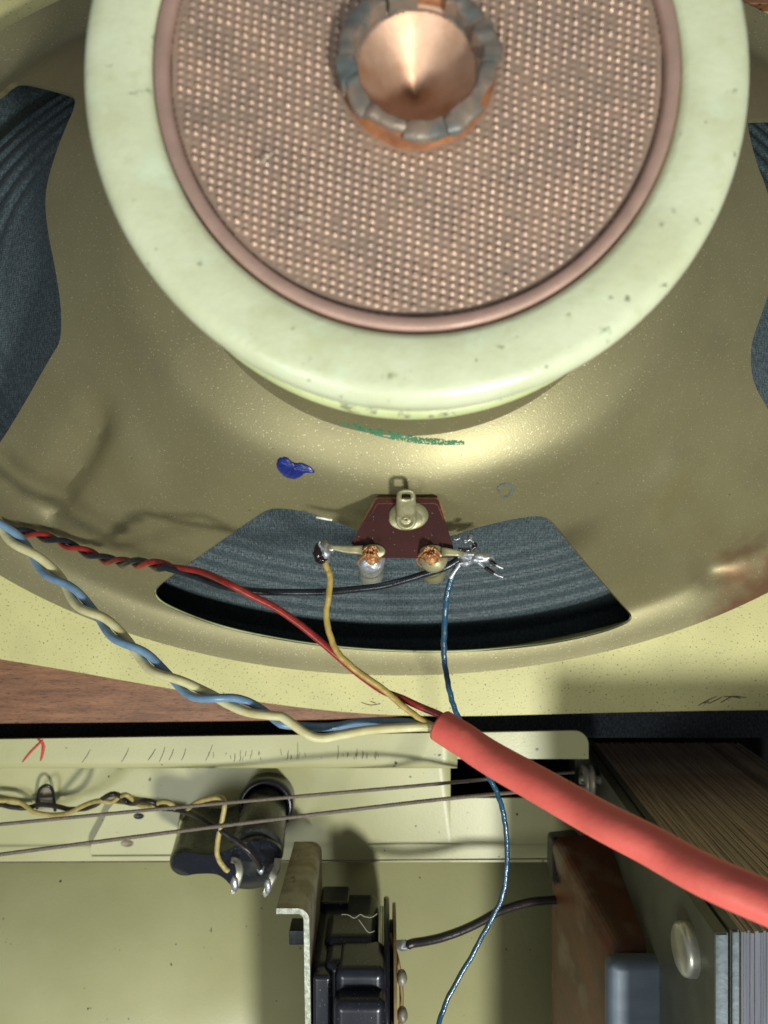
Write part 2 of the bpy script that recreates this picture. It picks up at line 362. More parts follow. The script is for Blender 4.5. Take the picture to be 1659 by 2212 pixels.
for pts in ([(780, 1517), (800, 1523), (822, 1520)], [(800, 1515), (812, 1519)]):
    g.add(*stroke([D(x, y, 0) for x, y in pts], 0.00022, 0.0, None, '', None))
g.obj('scratch', M_scratch, plate)

# ================================================================== SPEAKER
CX, CY = 0.0050, 0.0670
EA, EB = 0.188, 0.1195
spk = thing('speaker', 'large oval speaker seen from behind, pale green magnet pot over a gold grey basket', 'speaker', (CX, CY, 0))
def Erad(dx, dy):
    r = math.hypot(dx, dy) or 1e-9
    c, s = dx/r, dy/r
    return 1/math.sqrt((c/EA)**2+(s/EB)**2)
TROUGH = []
def zb(x, y):
    dx, dy = x-CX, y-CY; r = math.hypot(dx, dy) or 1e-9
    c = abs(dx)/r
    E = Erad(dx, dy); wq = sm(c, 0.25, 0.72)
    r1 = 0.0625+0.0020*sm(c, 0.3, 0.8)
    z_e = 0.0135
    def wall(f): return 0.0893+(z_e-0.0893)*(0.35*f+0.65*f**0.93)
    W_ = E*0.90-r1-0.0015
    tab = [(0, 0.1175), (0.0462, 0.1175), (0.0472, 0.1150), (0.0480, 0.0972), (0.0525, 0.0960), (0.0555, 0.0948), (0.0590, 0.0933), (r1, 0.0908), (r1+0.0015, 0.0893), (r1+0.0015+W_*0.25, wall(0.25)), (r1+0.0015+W_*0.5, wall(0.5)), (r1+0.0015+W_*0.75, wall(0.75)), (E*0.90, z_e), (E*0.95, 0.0125), (E, 0.0132)]
    z = 0
    for k, wt in ((-3, 1), (-2, 2), (-1, 3), (0, 3), (1, 3), (2, 2), (3, 1)):
        z += wt*lerp_tab(tab, r+k*0.0015*(0.6 if r < 0.056 else 0.9))
    z /= 15
    for (ax, ay), (bx, by), wd, dp in TROUGH:
        vx, vy = bx-ax, by-ay; L2 = vx*vx+vy*vy
        t = clamp(((x-ax)*vx+(y-ay)*vy)/L2); q = math.hypot(x-ax-t*vx, y-ay-t*vy)
        z -= dp*math.exp(-(q/wd)**2)
    # the flanks of each leg belly a little
    return z
def on_basket(x, y, lift=0.0):
    """first basket surface met by the line of sight through the photo point"""
    z = 0.12
    while z > 0.0:
        p = D(x, y, z)
        if z <= zb(p.x, p.y): break
        z -= 0.0004
    p = D(x, y, z); p.z = z+lift; return p

# pressed grooves and bosses of the two lower legs
def gr(x0, y0, x1, y1, wd, dp):
    a, b = on_basket(x0, y0), on_basket(x1, y1); return ((a.x, a.y), (b.x, b.y), wd, dp)
TROUGH += [gr(208, 915, 104, 1095, 0.0046, 0.0060), gr(1462, 1085, 1545, 1215, 0.0060, 0.0042), gr(262, 960, 300, 1000, 0.0075, -0.0030), gr(1449, 1030, 1440, 1046, 0.0065, -0.0026)]
# --- basket skin
NPH, NR = 288, 84
vs = []; rows = []
radii = [0.040+0.030*(i/36) for i in range(37)]
for i in range(NR+1):
    row = []
    for k in range(NPH):
        a = 2*math.pi*k/NPH; c, s = math.cos(a), math.sin(a); E = 1/math.sqrt((c/EA)**2+(s/EB)**2)
        r = radii[i] if i < 37 else 0.070+(E-0.070)*((i-36)/(NR-36))
        x, y = CX+r*c, CY+r*s
        row.append(len(vs)); vs.append(Vector((x, y, zb(x, y))))
    rows.append(row)
TH = 0.0015
nv = len(vs)
low = [Vector((v.x, v.y, max(v.z-TH*1.5, 0.0002) if i >= (NR-3)*NPH else v.z-TH*1.5)) for i, v in enumerate(vs)]
# the rim turns down onto the plate
for k in range(NPH): low[rows[NR][k]].z = 0.0003; low[rows[NR-1][k]].z = 0.0003
fs = []
for i in range(NR):
    for k in range(NPH):
        k2 = (k+1) % NPH
        a, b, c_, d_ = rows[i][k], rows[i][k2], rows[i+1][k2], rows[i+1][k]
        fs.append((a, d_, c_, b)); fs.append((nv+a, nv+b, nv+c_, nv+d_))
for k in range(NPH):
    k2 = (k+1) % NPH
    fs.append((rows[0][k], rows[0][k2], nv+rows[0][k2], nv+rows[0][k]))
    fs.append((rows[NR][k2], rows[NR][k], nv+rows[NR][k], nv+rows[NR][k2]))
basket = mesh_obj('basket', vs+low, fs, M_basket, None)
# windows
win_b = [(575, 1101), (600, 1097), (660, 1104), (730, 1128), (800, 1158), (880, 1172), (960, 1163), (1040, 1136), (1130, 1117), (1172, 1114), (1192, 1124), (1230, 1172), (1300, 1255), (1352, 1312), (1368, 1332), (1355, 1347), (1300, 1368), (1200, 1390), (1100, 1402), (1000, 1409), (900, 1410), (800, 1406), (700, 1397), (600, 1382), (500, 1361), (420, 1336), (355, 1307), (332, 1286), (336, 1268), (400, 1222), (480, 1165), (555, 1113)]
win_l = [(0, 203), (18, 184), (40, 173), (90, 184), (146, 199), (162, 210), (162, 232), (140, 281), (116, 346), (101, 400), (98, 440), (104, 500), (118, 570), (130, 640), (134, 690), (131, 738), (112, 768), (60, 860), (0, 960), (-60, 1030), (-130, 1030), (-210, 900), (-250, 700), (-250, 500), (-170, 330), (-80, 240)]
win_r = [(1612, 262), (1618, 256), (1700, 255), (1800, 290), (1900, 400), (1990, 600), (2010, 800), (1950, 980), (1850, 1090), (1780, 1090), (1700, 960), (1659, 884), (1629, 833), (1620, 790), (1622, 740), (1640, 690), (1662, 630), (1672, 560), (1672, 480), (1658, 414), (1628, 342)]
def cutter(pts):
    P = [on_basket(x, y) for x, y in pts]
    P = chaikin([Vector((p.x, p.y, 0)) for p in P], 2)
    g = G(); g.prism(P, -0.02, 0.2); return g.obj('cutter', None, smooth=False)
cuts = [cutter(wn) for wn in (win_b, win_l, win_r)]
for c in cuts:
    m = basket.modifiers.new('cut', 'BOOLEAN'); m.operation = 'DIFFERENCE'; m.object = c; m.solver = 'EXACT'
dg = bpy.context.evaluated_depsgraph_get()
me2 = bpy.data.meshes.new_from_object(basket.evaluated_get(dg)); basket.modifiers.clear(); basket.data = me2
for c in cuts: bpy.data.objects.remove(c)
for p in me2.polygons: p.use_smooth = True
me2.set_sharp_from_angle(angle=math.radians(40))
put(basket, spk)
P = [on_basket(x, y-2, -0.0006) for x, y in [(334, 1272), (333, 1286), (355, 1307), (420, 1336), (500, 1361), (600, 1382), (700, 1397), (800, 1406), (900, 1410), (1000, 1409), (1100, 1402), (1200, 1390), (1300, 1368), (1353, 1348), (1366, 1334)]]
g = G(); g.tube(cr(P, 8), 0.00042, 8); g.obj('lit_cut_rim', M_edge, basket)  # tube added along the cut metal; its paler paint imitates light on that edge

# --- cone behind the windows
def zc(x, y):
    dx, dy = x-CX, y-CY; r = math.hypot(dx, dy) or 1e-9
    E = Erad(dx, dy); t = (r-0.030)/(E*0.93-0.030)
    z = 0.072-0.078*clamp(t)
    if 0.5 < t < 1.0:
        k = sm(t, 0.63, 0.67)*(1-sm(t, 0.90, 0.94)); z += 0.00070*k*(math.sin(t*2*math.pi*20.0)+0.4*math.sin(t*2*math.pi*40.0+1))
    if t > 0.9: z -= 0.002*sm(t, 0.9, 0.97)
    return z
vs, fs = [], []; n1, n2 = 240, 130
for i in range(n2+1):
    for k in range(n1):
        a = 2*math.pi*k/n1; c, s = math.cos(a), math.sin(a); E = 1/math.sqrt((c/EA)**2+(s/EB)**2)
        r = 0.030+(E*1.02-0.030)*i/n2; x, y = CX+r*c, CY+r*s
        vs.append((x, y, zc(x, y)))
for i in range(n2):
    for k in range(n1):
        k2 = (k+1) % n1; fs.append((i*n1+k, (i+1)*n1+k, (i+1)*n1+k2, i*n1+k2))
mesh_obj('cone', vs, fs, M_cone, spk)
# --- magnet pot
ZT = 0.1445
g = G(); g.lathe([(0.0400, 0.130), (0.0400, ZT-0.0012), (0.0403, ZT-0.0004), (0.0412, ZT), (0.0440, ZT+0.0001), (0.0478, ZT), (0.0494, ZT-0.0003), (0.0504, ZT-0.0011), (0.0510, ZT-0.0025), (0.0511, ZT-0.0045), (0.0508, ZT-0.0080), (0.0500, ZT-0.0130), (0.0488, ZT-0.0180), (0.0478, ZT-0.0192), (0.0400, ZT-0.0192)], 160, (CX, CY))
pot = g.obj('magnet_pot', M_pot, spk)
g = G(); g.lathe([(0.030, ZT-0.0194), (0.0495, ZT-0.0194), (0.0503, ZT-0.0200), (0.0505, ZT-0.0215), (0.0500, ZT-0.0265), (0.0480, ZT-0.0272), (0.030, ZT-0.0272)], 140, (CX, CY))
g.obj('pole_plate', M_edge, spk)
# two small pits in the pot paint
for (x, y) in ((1493, 410), (350, 507)):
    p = D(x, y, ZT-0.0005)
    g = G(); g.lathe([(0.0, 0.0001), (0.00045, 0.0001), (0.0007, 0.00028), (0.0009, 0.00022), (0.00095, -0.0002)], 18, (p.x, p.y))
    rr = math.hypot(p.x-CX, p.y-CY)
    for v in g.v: v.z += ZT-(0.0003 if rr < 0.0462 else 0.0010)
    g.obj('dimple', M_tab, pot)
# --- copper rim
g = G(); g.lathe([(0.0374, 0.138), (0.0374, ZT-0.0012), (0.0376, ZT-0.0004), (0.0379, ZT-0.0001), (0.0394, ZT-0.0001), (0.0397, ZT-0.0004), (0.0397, ZT-0.0014), (0.0397, 0.138)], 160, (CX, CY), close=True)
g.obj('copper_rim', M_copper, spk)
g = G(); g.lathe([(0.036, ZT-0.0030), (0.0402, ZT-0.0030), (0.0402, ZT-0.0040), (0.036, ZT-0.0040)], 120, (CX, CY), close=True)
g.obj('gap_filler', M_black, spk)
# --- dimpled copper sheet
def z_mesh(x, y):
    r = math.hypot(x, y)
    wx = 0.00035*mn.noise(Vector((x*60, y*60, 0)))+0.00012*mn.noise(Vector((x*300, y*300, 4)))
    wy = 0.00035*mn.noise(Vector((x*60, y*60, 9)))+0.00012*mn.noise(Vector((x*300, y*300, 14)))
    th = math.radians(3); X = (x+wx)*math.cos(th)-(y+wy)*math.sin(th); Y = (x+wx)*math.sin(th)+(y+wy)*math.cos(th)
    u = X/0.00138; v = Y/0.00122+0.28*u
    a = 0.5+0.5*math.cos(2*math.pi*u); b = 0.5+0.5*math.cos(2*math.pi*v)
    k = 1-sm(r, 0.0360, 0.0368); k *= sm(r, 0.0120, 0.0130)
    amp = 0.00066*(0.85+0.9*mn.noise(Vector((round(u)*7.31, round(v)*3.77, 2)))+0.3*mn.noise(Vector((x*90, y*90, 2))))
    bend = 0.0004*mn.noise(Vector((x*50, y*50, 20)))
    return ZT-0.0013+k*amp*(a*b)**1.5+bend
NG = 330; S = 0.0374; vs, fs = [], []; idx = {}
for i in range(NG+1):
    for j in range(NG+1):
        x = -S+2*S*i/NG; y = -S+2*S*j/NG
        if y > 0.0: y0 = y
        r = math.hypot(x, y)
        if r > S*1.0 or r < 0.0088 or y > 0.021: continue
        idx[i, j] = len(vs); vs.append((CX+x, CY+y, z_mesh(x, y)))
for (i, j) in idx:
    q = [(i, j), (i+1, j), (i+1, j+1), (i, j+1)]
    if all(t in idx for t in q): fs.append(tuple(idx[t] for t in q))
mesh_obj('dimpled_sheet', vs, fs, M_mesh, spk)
# --- drilled pole and crown of crimped tabs
g = G(); pr = [(0.0, ZT-0.0085)]
for i in range(1, 15): pr.append((0.0088*i/14, ZT-0.0085+0.0067*(i/14)**1.0))
pr += [(0.0090, ZT-0.0016), (0.0093, ZT-0.0013), (0.0095, ZT-0.0012), (0.0100, ZT-0.0007), (0.0106, ZT-0.0009), (0.0108, ZT-0.003)]
g.lathe(pr, 72, (CX, CY), cap=False); g.obj('drilled_pole', M_bright, spk)
g = G(); g.lathe([(0.0098, ZT-0.0018), (0.0100, ZT-0.0006), (0.0106, ZT+0.0012), (0.0111, ZT+0.0008), (0.0114, ZT-0.0004), (0.0119, ZT-0.0012), (0.0121, ZT-0.0020)], 72, (CX, CY), close=True)
for i, v in enumerate(g.v): v.x += 0.0004*mn.noise(v*300); v.y += 0.0004*mn.noise(v*300+Vector((3, 3, 3)))
g.obj('collar', M_rust, spk)
angs = [(-150, 30), (-117, 32), (-84, 30), (-52, 28), (-20, 32), (14, 30), (47, 30), (104, 26), (135, 26), (165, 34), (192, 24)]
for q, (a0, wd) in enumerate(angs):
    rnd = random.Random(q+3); vs, fs = [], []; nA, prof = 10, [(0.0093, -0.0055), (0.0092, 0.0003), (0.0095, 0.0008), (0.0100, 0.0009), (0.0111, 0.0008), (0.0116, 0.0005), (0.0118, 0.0000), (0.0116, -0.0012), (0.0108, -0.0008), (0.0100, -0.0005), (0.0097, -0.0035)]
    tilt = rnd.uniform(-0.8, 0.9)*0.001; ext = rnd.uniform(-0.0005, 0.0006)
    for i in range(nA+1):
        a = math.radians(a0-(wd+3)/2+(wd+2.2)*i/nA)
        edge_k = 1-0.25*(abs(i/nA-0.5)*2)**4
        for (r, z) in prof:
            rr = r+(ext if r > 0.0105 else 0)+0.0006*mn.noise(Vector((a*4, r*300, q)))
            vs.append(Vector((CX+rr*math.cos(a), CY+rr*math.sin(a), ZT+0.0018+z*edge_k+tilt*(i/nA-0.5)+0.00045*mn.noise(Vector((a*7, r*500, q))))))
    m = len(prof)
    for i in range(nA):
        for k in range(m): fs.append((i*m+k, i*m+(k+1) % m, (i+1)*m+(k+1) % m, (i+1)*m+k))
    fs += [tuple(range(m)), tuple(range(nA*m, nA*m+m))]
    mesh_obj('crimped_tab', vs, fs, M_tab, spk).data.set_sharp_from_angle(angle=0.62)

# --- marks on the basket
def patch(poly, lift, mat, name, parent, it=2):
    P = chaikin([Vector((x, y, 0)) for x, y in poly], it); c = sum(P, Vector())/len(P); vs = []; fs = []
    n = len(P); rings = (0.0, 0.35, 0.65, 0.88, 1.0, 1.0); hs = (1, 1, 0.95, 0.7, 0.25, -1.2)
    for rk, hk in zip(rings, hs):
        for p in P:
            q = c+(p-c)*max(rk, 0.01); vs.append(on_basket(q.x, q.y, lift*hk*1.05))
    for j in range(len(rings)-1):
        for k in range(n): fs.append((j*n+k, j*n+(k+1) % n, (j+1)*n+(k+1) % n, (j+1)*n+k))
    return mesh_obj(name, vs, fs, mat, parent)
patch([(598, 996), (604, 988), (618, 986), (628, 996), (640, 1002), (655, 1000), (668, 1006), (682, 1018), (678, 1023), (660, 1021), (650, 1030), (636, 1036), (618, 1033), (604, 1020), (597, 1008)], 0.0008, M_ink_b, 'blue_paint_spot', basket)
def alpha_mat(name, base, sc_, thr, rough=0.7):
    m, N, L, B = mat_new(name); B.inputs['Base Color'].default_value = (*base, 1); B.inputs['Roughness'].default_value = rough
    tc = N.new('ShaderNodeTexCoord'); n = N.new('ShaderNodeTexNoise'); n.inputs['Scale'].default_value = sc_; n.inputs['Detail'].default_value = 4
    L.new(tc.outputs['Object'], n.inputs['Vector']); r = N.new('ShaderNodeMapRange'); r.inputs['From Min'].default_value = thr; r.inputs['From Max'].default_value = thr+0.06
    L.new(n.outputs['Fac'], r.inputs[0]); L.new(r.outputs[0], B.inputs['Alpha']); return m
M_crayon = alpha_mat('green_crayon', (0.035, 0.19, 0.09), 2600, 0.43)
M_smudge = alpha_mat('grey_smudge', (0.10, 0.12, 0.10), 900, 0.40)
def basket_stroke(pts, wdt, mat, name):
    P = cr([Vector((x, y, 0)) for x, y in pts], 6); vs, fs = [], []
    for i, p in enumerate(P):
        t = (P[min(i+1, len(P)-1)]-P[max(i-1, 0)]).normalized(); nr = Vector((-t.y, t.x, 0)); k = wdt*(0.35+0.65*math.sin(math.pi*(i+0.5)/len(P))**0.5)
        for s_ in (-1, -0.33, 0.33, 1): q = p+nr*k*0.5*s_; vs.append(on_basket(q.x, q.y, 0.00035))
    for i in range(len(P)-1):
        for k in range(3): fs.append((4*i+k, 4*i+k+1, 4*i+5+k, 4*i+4+k))
    return mesh_obj(name, vs, fs, mat, basket)
basket_stroke([(728, 908), (770, 922), (820, 936), (880, 948), (940, 955), (1003, 957)], 15, M_crayon, 'green_crayon_line')
basket_stroke([(890, 908), (930, 902), (965, 888)], 6, M_crayon, 'faint_crayon_line')
basket_stroke([(1080, 1068), (1076, 1055), (1090, 1047), (1106, 1052), (1104, 1066), (1090, 1075), (1079, 1070)], 7, M_smudge, 'grey_ring_mark')

# --- terminal board on its tilted bracket
def Zt(x, y, z, off=0.0):      # enlargement of the terminals: 0.2917 per unit
    return D(639.4+x*0.2917, 1019.5+y*0.2917, z+off)
def bz(y): return 0.0908+0.0005*clamp((y-200)/440)       # the board leans down towards its lower edge
bpts = [(585, 215), (605, 198), (1035, 198), (1058, 215), (1100, 350), (1150, 500), (1172, 590), (1168, 634), (930, 640), (640, 636), (440, 560), (408, 530), (480, 400), (560, 265)]
top = [Zt(x, y, bz(y)) for x, y in bpts]
bot = [v-Vector((0, 0, 0.0021)) for v in top]
g = G(); g.loft(bot, top)
board = g.obj('terminal_board', M_board, spk, smooth=False)
board.data.materials.append(M_board_edge)
for p in board.data.polygons:
    if len(p.vertices) == 4: p.material_index = 1
# light sawn bevel along the top edge
g = G()
for a, b in ((0, 1), (1, 2), (2, 3), (3, 4), (13, 0), (12, 13)):
    A, B_ = top[a], top[b]
    c = sum(top, Vector())/len(top)
    up = Vector((0, 0, 0.00012))
    def out(p): return p+(p-c).normalized()*0.0004
    def inn(p): return p+Vector((0, -0.0009 if p.y > top[4].y else 0, 0))+(c-p).normalized()*0.0003
    g.add([out(A)-up*8, out(B_)-up*8, inn(B_)+up, inn(A)+up], [(0, 1, 2, 3)])
g.obj('board_rim', M_board_edge, board)
def ring_disc(cx, cy, rx, ry, z, th, name, mat, parent, hole=0.35, seg=32, slant=0.0):
    vs = []; fs = []
    prof = [(hole, 0), (hole+0.08, 1.3), (hole+0.22, 1.25), (hole+0.30, 0.55), (0.93, 0.55), (1.0, 0.3), (1.0, -0.6)]
    for (k, h) in prof:
        for j in range(seg):
            a = 2*math.pi*j/seg; p = Zt(cx+rx*k*math.cos(a), cy+ry*k*math.sin(a), z); p.z += h*th+slant*math.sin(a)*k; vs.append(p)
    m = len(prof)
    for i in range(m-1):
        for j in range(seg): fs.append((i*seg+j, i*seg+(j+1) % seg, (i+1)*seg+(j+1) % seg, (i+1)*seg+j))
    return mesh_obj(name, vs, fs, mat, parent)
# middle lug: eyelet and upright tab with a square hole
zc0 = bz(350)
ring_disc(815, 352, 128, 80, zc0, 0.0005, 'eyelet', M_brass, board, 0.0)
g = G(); p = Zt(815, 352, zc0); g.lathe([(0, 0.0002), (0.0010, 0.0002), (0.0015, 0.0006), (0.0019, 0.0008), (0.0023, 0.0005), (0.0024, 0)], 24, (p.x, p.y))
for v in g.v: v.z += zc0
g.obj('rivet', M_brass, board)
g = G(); p = Zt(825, 335, zc0)
g.lathe([(0.0026, 0.0002), (0.0043, 0.0002), (0.0044, -0.0004)], 30, (p.x+0.0003, p.y+0.0004))
for v in g.v: v.z += zc0; v.y = p.y+0.0004+(v.y-p.y-0.0004)*0.72
g.obj('washer', M_brass, board)
def strip(rows, th, name, mat, parent, hole=None):
    """a bent sheet strip: rows of (left point, right point)"""
    vs, fs = [], []
    n = len(rows); K = 4
    for a, b in rows:
        for k in range(K+1): vs.append(a+(b-a)*k/K)
    W_ = K+1
    for i in range(n-1):
        for k in range(K):
            if hole and i in hole[0] and k in hole[1]: continue
            fs.append((i*W_+k, i*W_+k+1, (i+1)*W_+k+1, (i+1)*W_+k))
    o = mesh_obj(name, vs, fs, mat, parent)
    m = o.modifiers.new('s', 'SOLIDIFY'); m.thickness = th; m.offset = 0
    return o
rows_ = []
for (xl, xr, y, dz) in ((748, 880, 330, 0.0006), (746, 884, 300, 0.0012), (745, 885, 260, 0.0022), (744, 886, 220, 0.0034), (745, 886, 200, 0.0040), (746, 885, 175, 0.0048), (752, 880, 155, 0.0054), (765, 868, 140, 0.0058), (790, 845, 131, 0.0060)):
    rows_.append((Zt(xl, y, zc0+dz), Zt(xr, y, zc0+dz)))
strip(rows_, 0.0006, 'upright_lug', M_brass, board, hole=((4, 5), (1, 2)))
# lower lugs with posts, tinsel and solder
for side, (cx, cy, pts) in (('l', (570, 588, [(0.62, 500, 545, 612), (0, 420, 548, 605), (0, 350, 546, 596), (0, 290, 544, 580), (0, 230, 548, 572)])),
                            ('r', (1010, 592, [(0, 1080, 556, 625), (0, 1130, 565, 622), (0, 1180, 575, 622), (0, 1240, 588, 624)]))):
    z0 = bz(600)+0.0002
    ring_disc(cx, cy, 92, 52, z0, 0.0004, 'eyelet', M_brass, board, 0.30)
    strip([(Zt(x, ya, z0+0.0008), Zt(x, yb, z0+0.0008)) for _, x, ya, yb in pts], 0.0005, 'solder_lug', M_brass, board)
    px_, x0, x1, y1 = (0, 490, 622, 800) if side == 'l' else (0, 958, 1085, 770)
    p = Zt((x0+x1)/2, 610, z0); q = Zt((x0+x1)/2, y1-22, 0.060)
    r_ = 0.0031
    g = G(); g.tube([p+Vector((0, -0.0006, -0.001)), p.lerp(q, 0.3), p.lerp(q, 0.7), q.lerp(p, 0.05), q], lambda t: r_*(1 if t < 0.9 else 0.80), 24)
    g.obj('terminal_post', M_solder if side == 'l' else M_brass, board)
    g = G(); g.blob(q+Vector((0, -0.0008, -0.0005)), 0.0014, 0.0012, 0.001, 5, 0.3); g.obj('solder_drip', M_solder, board)
    rnd = random.Random(ord(side)); g = G()
    for k in range(26):
        a = rnd.uniform(-0.0021, 0.0021); b = rnd.uniform(-0.0018, 0.0018)
        s0 = Zt(cx-20, cy, z0+0.0015)+Vector((a*0.5, rnd.uniform(-0.0008, 0.0012), rnd.uniform(0, 0.0008)))
        s2 = Zt(cx-25, 690+rnd.uniform(-30, 30), 0.0805)+Vector((b*0.7, 0, 0.0012))
        s1 = (s0+s2)/2+Vector((a, 0, 0.0016+rnd.uniform(-0.0006, 0.0008)))
        g.tube(cr([s0, s1, s2], 5), 0.00022, 6)
    g.blob(Zt(cx-10, 640, z0, 0.0003), 0.0016, 0.0016, 0.0009, 8, 0.4)
    g.obj('copper_tinsel', M_tinsel, board)
    g = G(); g.blob(Zt(cx+32, 662, 0.0825), 0.0009, 0.0010, 0.0009, 3, 0.15); g.obj('flux_bead', MAT('dark_flux', (0.10, 0.015, 0.01), 0.12), board)
# solder joints at the ends of the lugs
g = G(); g.blob(Zt(212, 590, 0.0845), 0.0017, 0.0024, 0.0014, 1, 0.35); g.blob(Zt(250, 565, 0.0845), 0.0016, 0.0009, 0.0009, 2, 0.3)
g.tube(cr([Zt(190, 560, 0.086), Zt(172, 535, 0.087), Zt(180, 512, 0.0875)], 4), lambda t: 0.0004*(1-0.6*t), 8)
g.obj('solder_joint', M_solder, board)
M_flux = MAT('burnt_flux', (0.020, 0.009, 0.010), 0.16, 0, var=(0.006, 0.005, 0.008), scale=800, bump=0.0002, bscale=900)
g = G(); g.blob(Zt(165, 600, 0.0848), 0.0011, 0.0019, 0.0013, 6, 0.4); g.blob(Zt(180, 648, 0.0850), 0.0015, 0.0009, 0.0011, 9, 0.4)
g.obj('burnt_flux', M_flux, board)
g = G()
g.blob(Zt(1265, 612, 0.0850), 0.0032, 0.0013, 0.0011, 11, 0.35, 20); g.blob(Zt(1375, 640, 0.0855), 0.0028, 0.0013, 0.0011, 12, 0.3, 20)
g.blob(Zt(1245, 668, 0.0850), 0.0022, 0.0008, 0.0008, 13, 0.35)
for pts in ([(1430, 655), (1470, 680), (1500, 700), (1535, 715)], [(1340, 665), (1400, 705), (1450, 740), (1490, 765), (1535, 780)], [(1290, 540), (1320, 560), (1325, 530), (1290, 500), (1270, 512)]):
    g.tube(cr([Zt(x, y, 0.0855) for x, y in pts], 5), lambda t: 0.00042*(1-0.45*t), 8)
g.obj('solder_joint', M_solder, board)
g = G()
for pts in ([(1440, 660), (1480, 690)], [(1400, 705), (1465, 750)], [(1200, 572), (1240, 580), (1290, 578)], [(1305, 570), (1328, 545), (1318, 528)]):
    P = [Zt(x, y, 0.0862) for x, y in pts]; g.tube(cr(P, 5), 0.00048, 8)
g.obj('burnt_flux', M_flux, board)
# splash of white paint on the window edge
g = G()
for cxy, rx, ry in (((1185, 482), 26, 18), ((1290, 478), 14, 6), ((1255, 512), 10, 8)):
    P = [Zt(cxy[0]+rx*math.cos(a/16*6.283), cxy[1]+ry*math.sin(a/16*6.283), 0.077) for a in range(-2 if rx > 20 else 0, 10 if rx > 20 else 17)]
    g.tube(P, 0.0003, 6)
g.obj('stray_strand', M_solder, board)
for cxs in ([(150, 338), (190, 345), (230, 352), (268, 358)],):
    P = [on_basket(639.4+x*0.2917, 1019.5+y*0.2917-1, 0.0002) for x, y in cxs]
    g = G(); g.tube(cr(P, 4), 0.0003, 6); g.obj('paint_chip', M_chip, basket)

# ================================================================== WIRES
def wire(name, pts, r, mat, label, cat='wire', group=None, n=12, per=10, amp=0.00012, seed=1):
    P = cr(pts, per); P = jitter(P, amp, 0.35, seed)
    g = G(); g.tube(P, r, n); o = g.obj(name, mat); tag(o, label, cat, group); return o
def twist(path, step, r_off, pitch, phase, fade_from=None, fade_to=None):
    P = resample(cr(path, 10), step); A, B_ = [], []; s = 0; u = Vector((0, 0, 1))
    for i, p in enumerate(P):
        if i: s += (p.xy-P[i-1].xy).length
        t = (P[min(i+1, len(P)-1)]-P[max(i-1, 0)]).normalized(); v = t.cross(u).normalized(); w_ = v.cross(t).normalized()
        a = phase+2*math.pi*s/pitch; k = r_off
        off = (v*math.cos(a)+w_*math.sin(a))*k
        A.append(p+off); B_.append(p-off)
    return A, B_
# cream and blue pair, nearest the camera on the left
def t5(x, y, z): return T(0, 2, x, y, z)
def t6(x, y, z): return T(1, 2, x, y, z)
def t7(x, y, z): return T(0, 3, x, y, z)
def t8(x, y, z): return T(1, 3, x, y, z)
pathA = [t5(-140, -90, 0.052), t5(-50, 5, 0.054), t5(30, 85, 0.056), t5(130, 175, 0.058), t5(205, 250, 0.06), t5(290, 325, 0.063), t5(365, 405, 0.066), t5(445, 470, 0.069), t5(520, 545, 0.072), t5(610, 615, 0.074), t5(680, 680, 0.076), t5(765, 735, 0.078), t5(850, 780, 0.08), t5(935, 805, 0.082), t5(1020, 825, 0.083), t5(1110, 858, 0.084), t5(1200, 895, 0.086), t5(1275, 920, 0.0875)]
PITCH_A = 0.0255
crA, blA = twist(pathA, 0.0008, 0.00114, PITCH_A, 1.8)
tailc = [t5(1320, 955, 0.0885), t5(1390, 975, 0.089), t5(1480, 962, 0.089), t5(1570, 945, 0.0892), t5(1659, 936, 0.0895), t6(100, 930, 0.0895), t6(195, 928, 0.0895), t6(260, 945, 0.0905)]
tailb = [t5(1350, 928, 0.086), t5(1450, 925, 0.085), t5(1550, 910, 0.085), t6(40, 905, 0.087), t6(160, 915, 0.0885), t6(250, 935, 0.0895)]
def joined(A, tail): return A[:-6]+resample(cr([A[-8], A[-6]]+tail, 10)[10:], 0.0008)
g = G(); g.tube(jitter(joined(crA, tailc), 0.00015, 0.1, 3), lambda t: 0.00120-0.00020*t, 14); tag(g.obj('wire', M_cream), 'cream insulated wire twisted with the light blue one, ending in the red sleeve', 'wire', 'insulated hook-up wires')
g = G(); g.tube(jitter(joined(blA, tailb), 0.00012, 0.1, 5), lambda t: 0.00110-0.00020*t, 14); tag(g.obj('wire', M_blue), 'light blue insulated wire twisted round the cream one from the left edge', 'wire', 'insulated hook-up wires')
# red and black pair over the basket
def over(x, y, h): p = on_basket(x*0.5, 1106+y*0.5, h); return p
pathB = [over(-60, 20, 0.004), over(60, 72, 0.004), over(190, 98, 0.0045), over(300, 130, 0.005), over(420, 172, 0.007), over(540, 200, 0.012), t5(660, 228, 0.066), t5(770, 248, 0.072)]
rdB, bkB = twist(pathB, 0.0007, 0.00085, 0.0158, -0.6)
tr = [t5(820, 248, 0.074), t5(890, 264, 0.077), t5(985, 308, 0.083), t5(1080, 358, 0.083), t5(1200, 420, 0.083), t5(1300, 490, 0.083), t5(1400, 572, 0.083), t5(1500, 660, 0.0835), t5(1590, 730, 0.084), t6(0, 776, 0.085), t6(80, 806, 0.086), t6(160, 842, 0.087), t6(245, 878, 0.0885), t6(300, 915, 0.0895)]
tb = [t5(830, 275, 0.073), t5(950, 318, 0.077), t5(1050, 338, 0.079), t5(1200, 347, 0.079), t5(1400, 345, 0.0795), t5(1560, 331, 0.080), t6(0, 318, 0.081), t6(100, 292, 0.083), t6(190, 264, 0.0845), t6(260, 240, 0.0855), t6(322, 205, 0.0855)]
g = G(); g.tube(jitter(joined(rdB, tr), 0.0001, 0.1, 8), 0.00080, 12); tag(g.obj('wire', M_red), 'dark red wire crossing the basket window down to the sleeve mouth', 'wire', 'insulated hook-up wires')
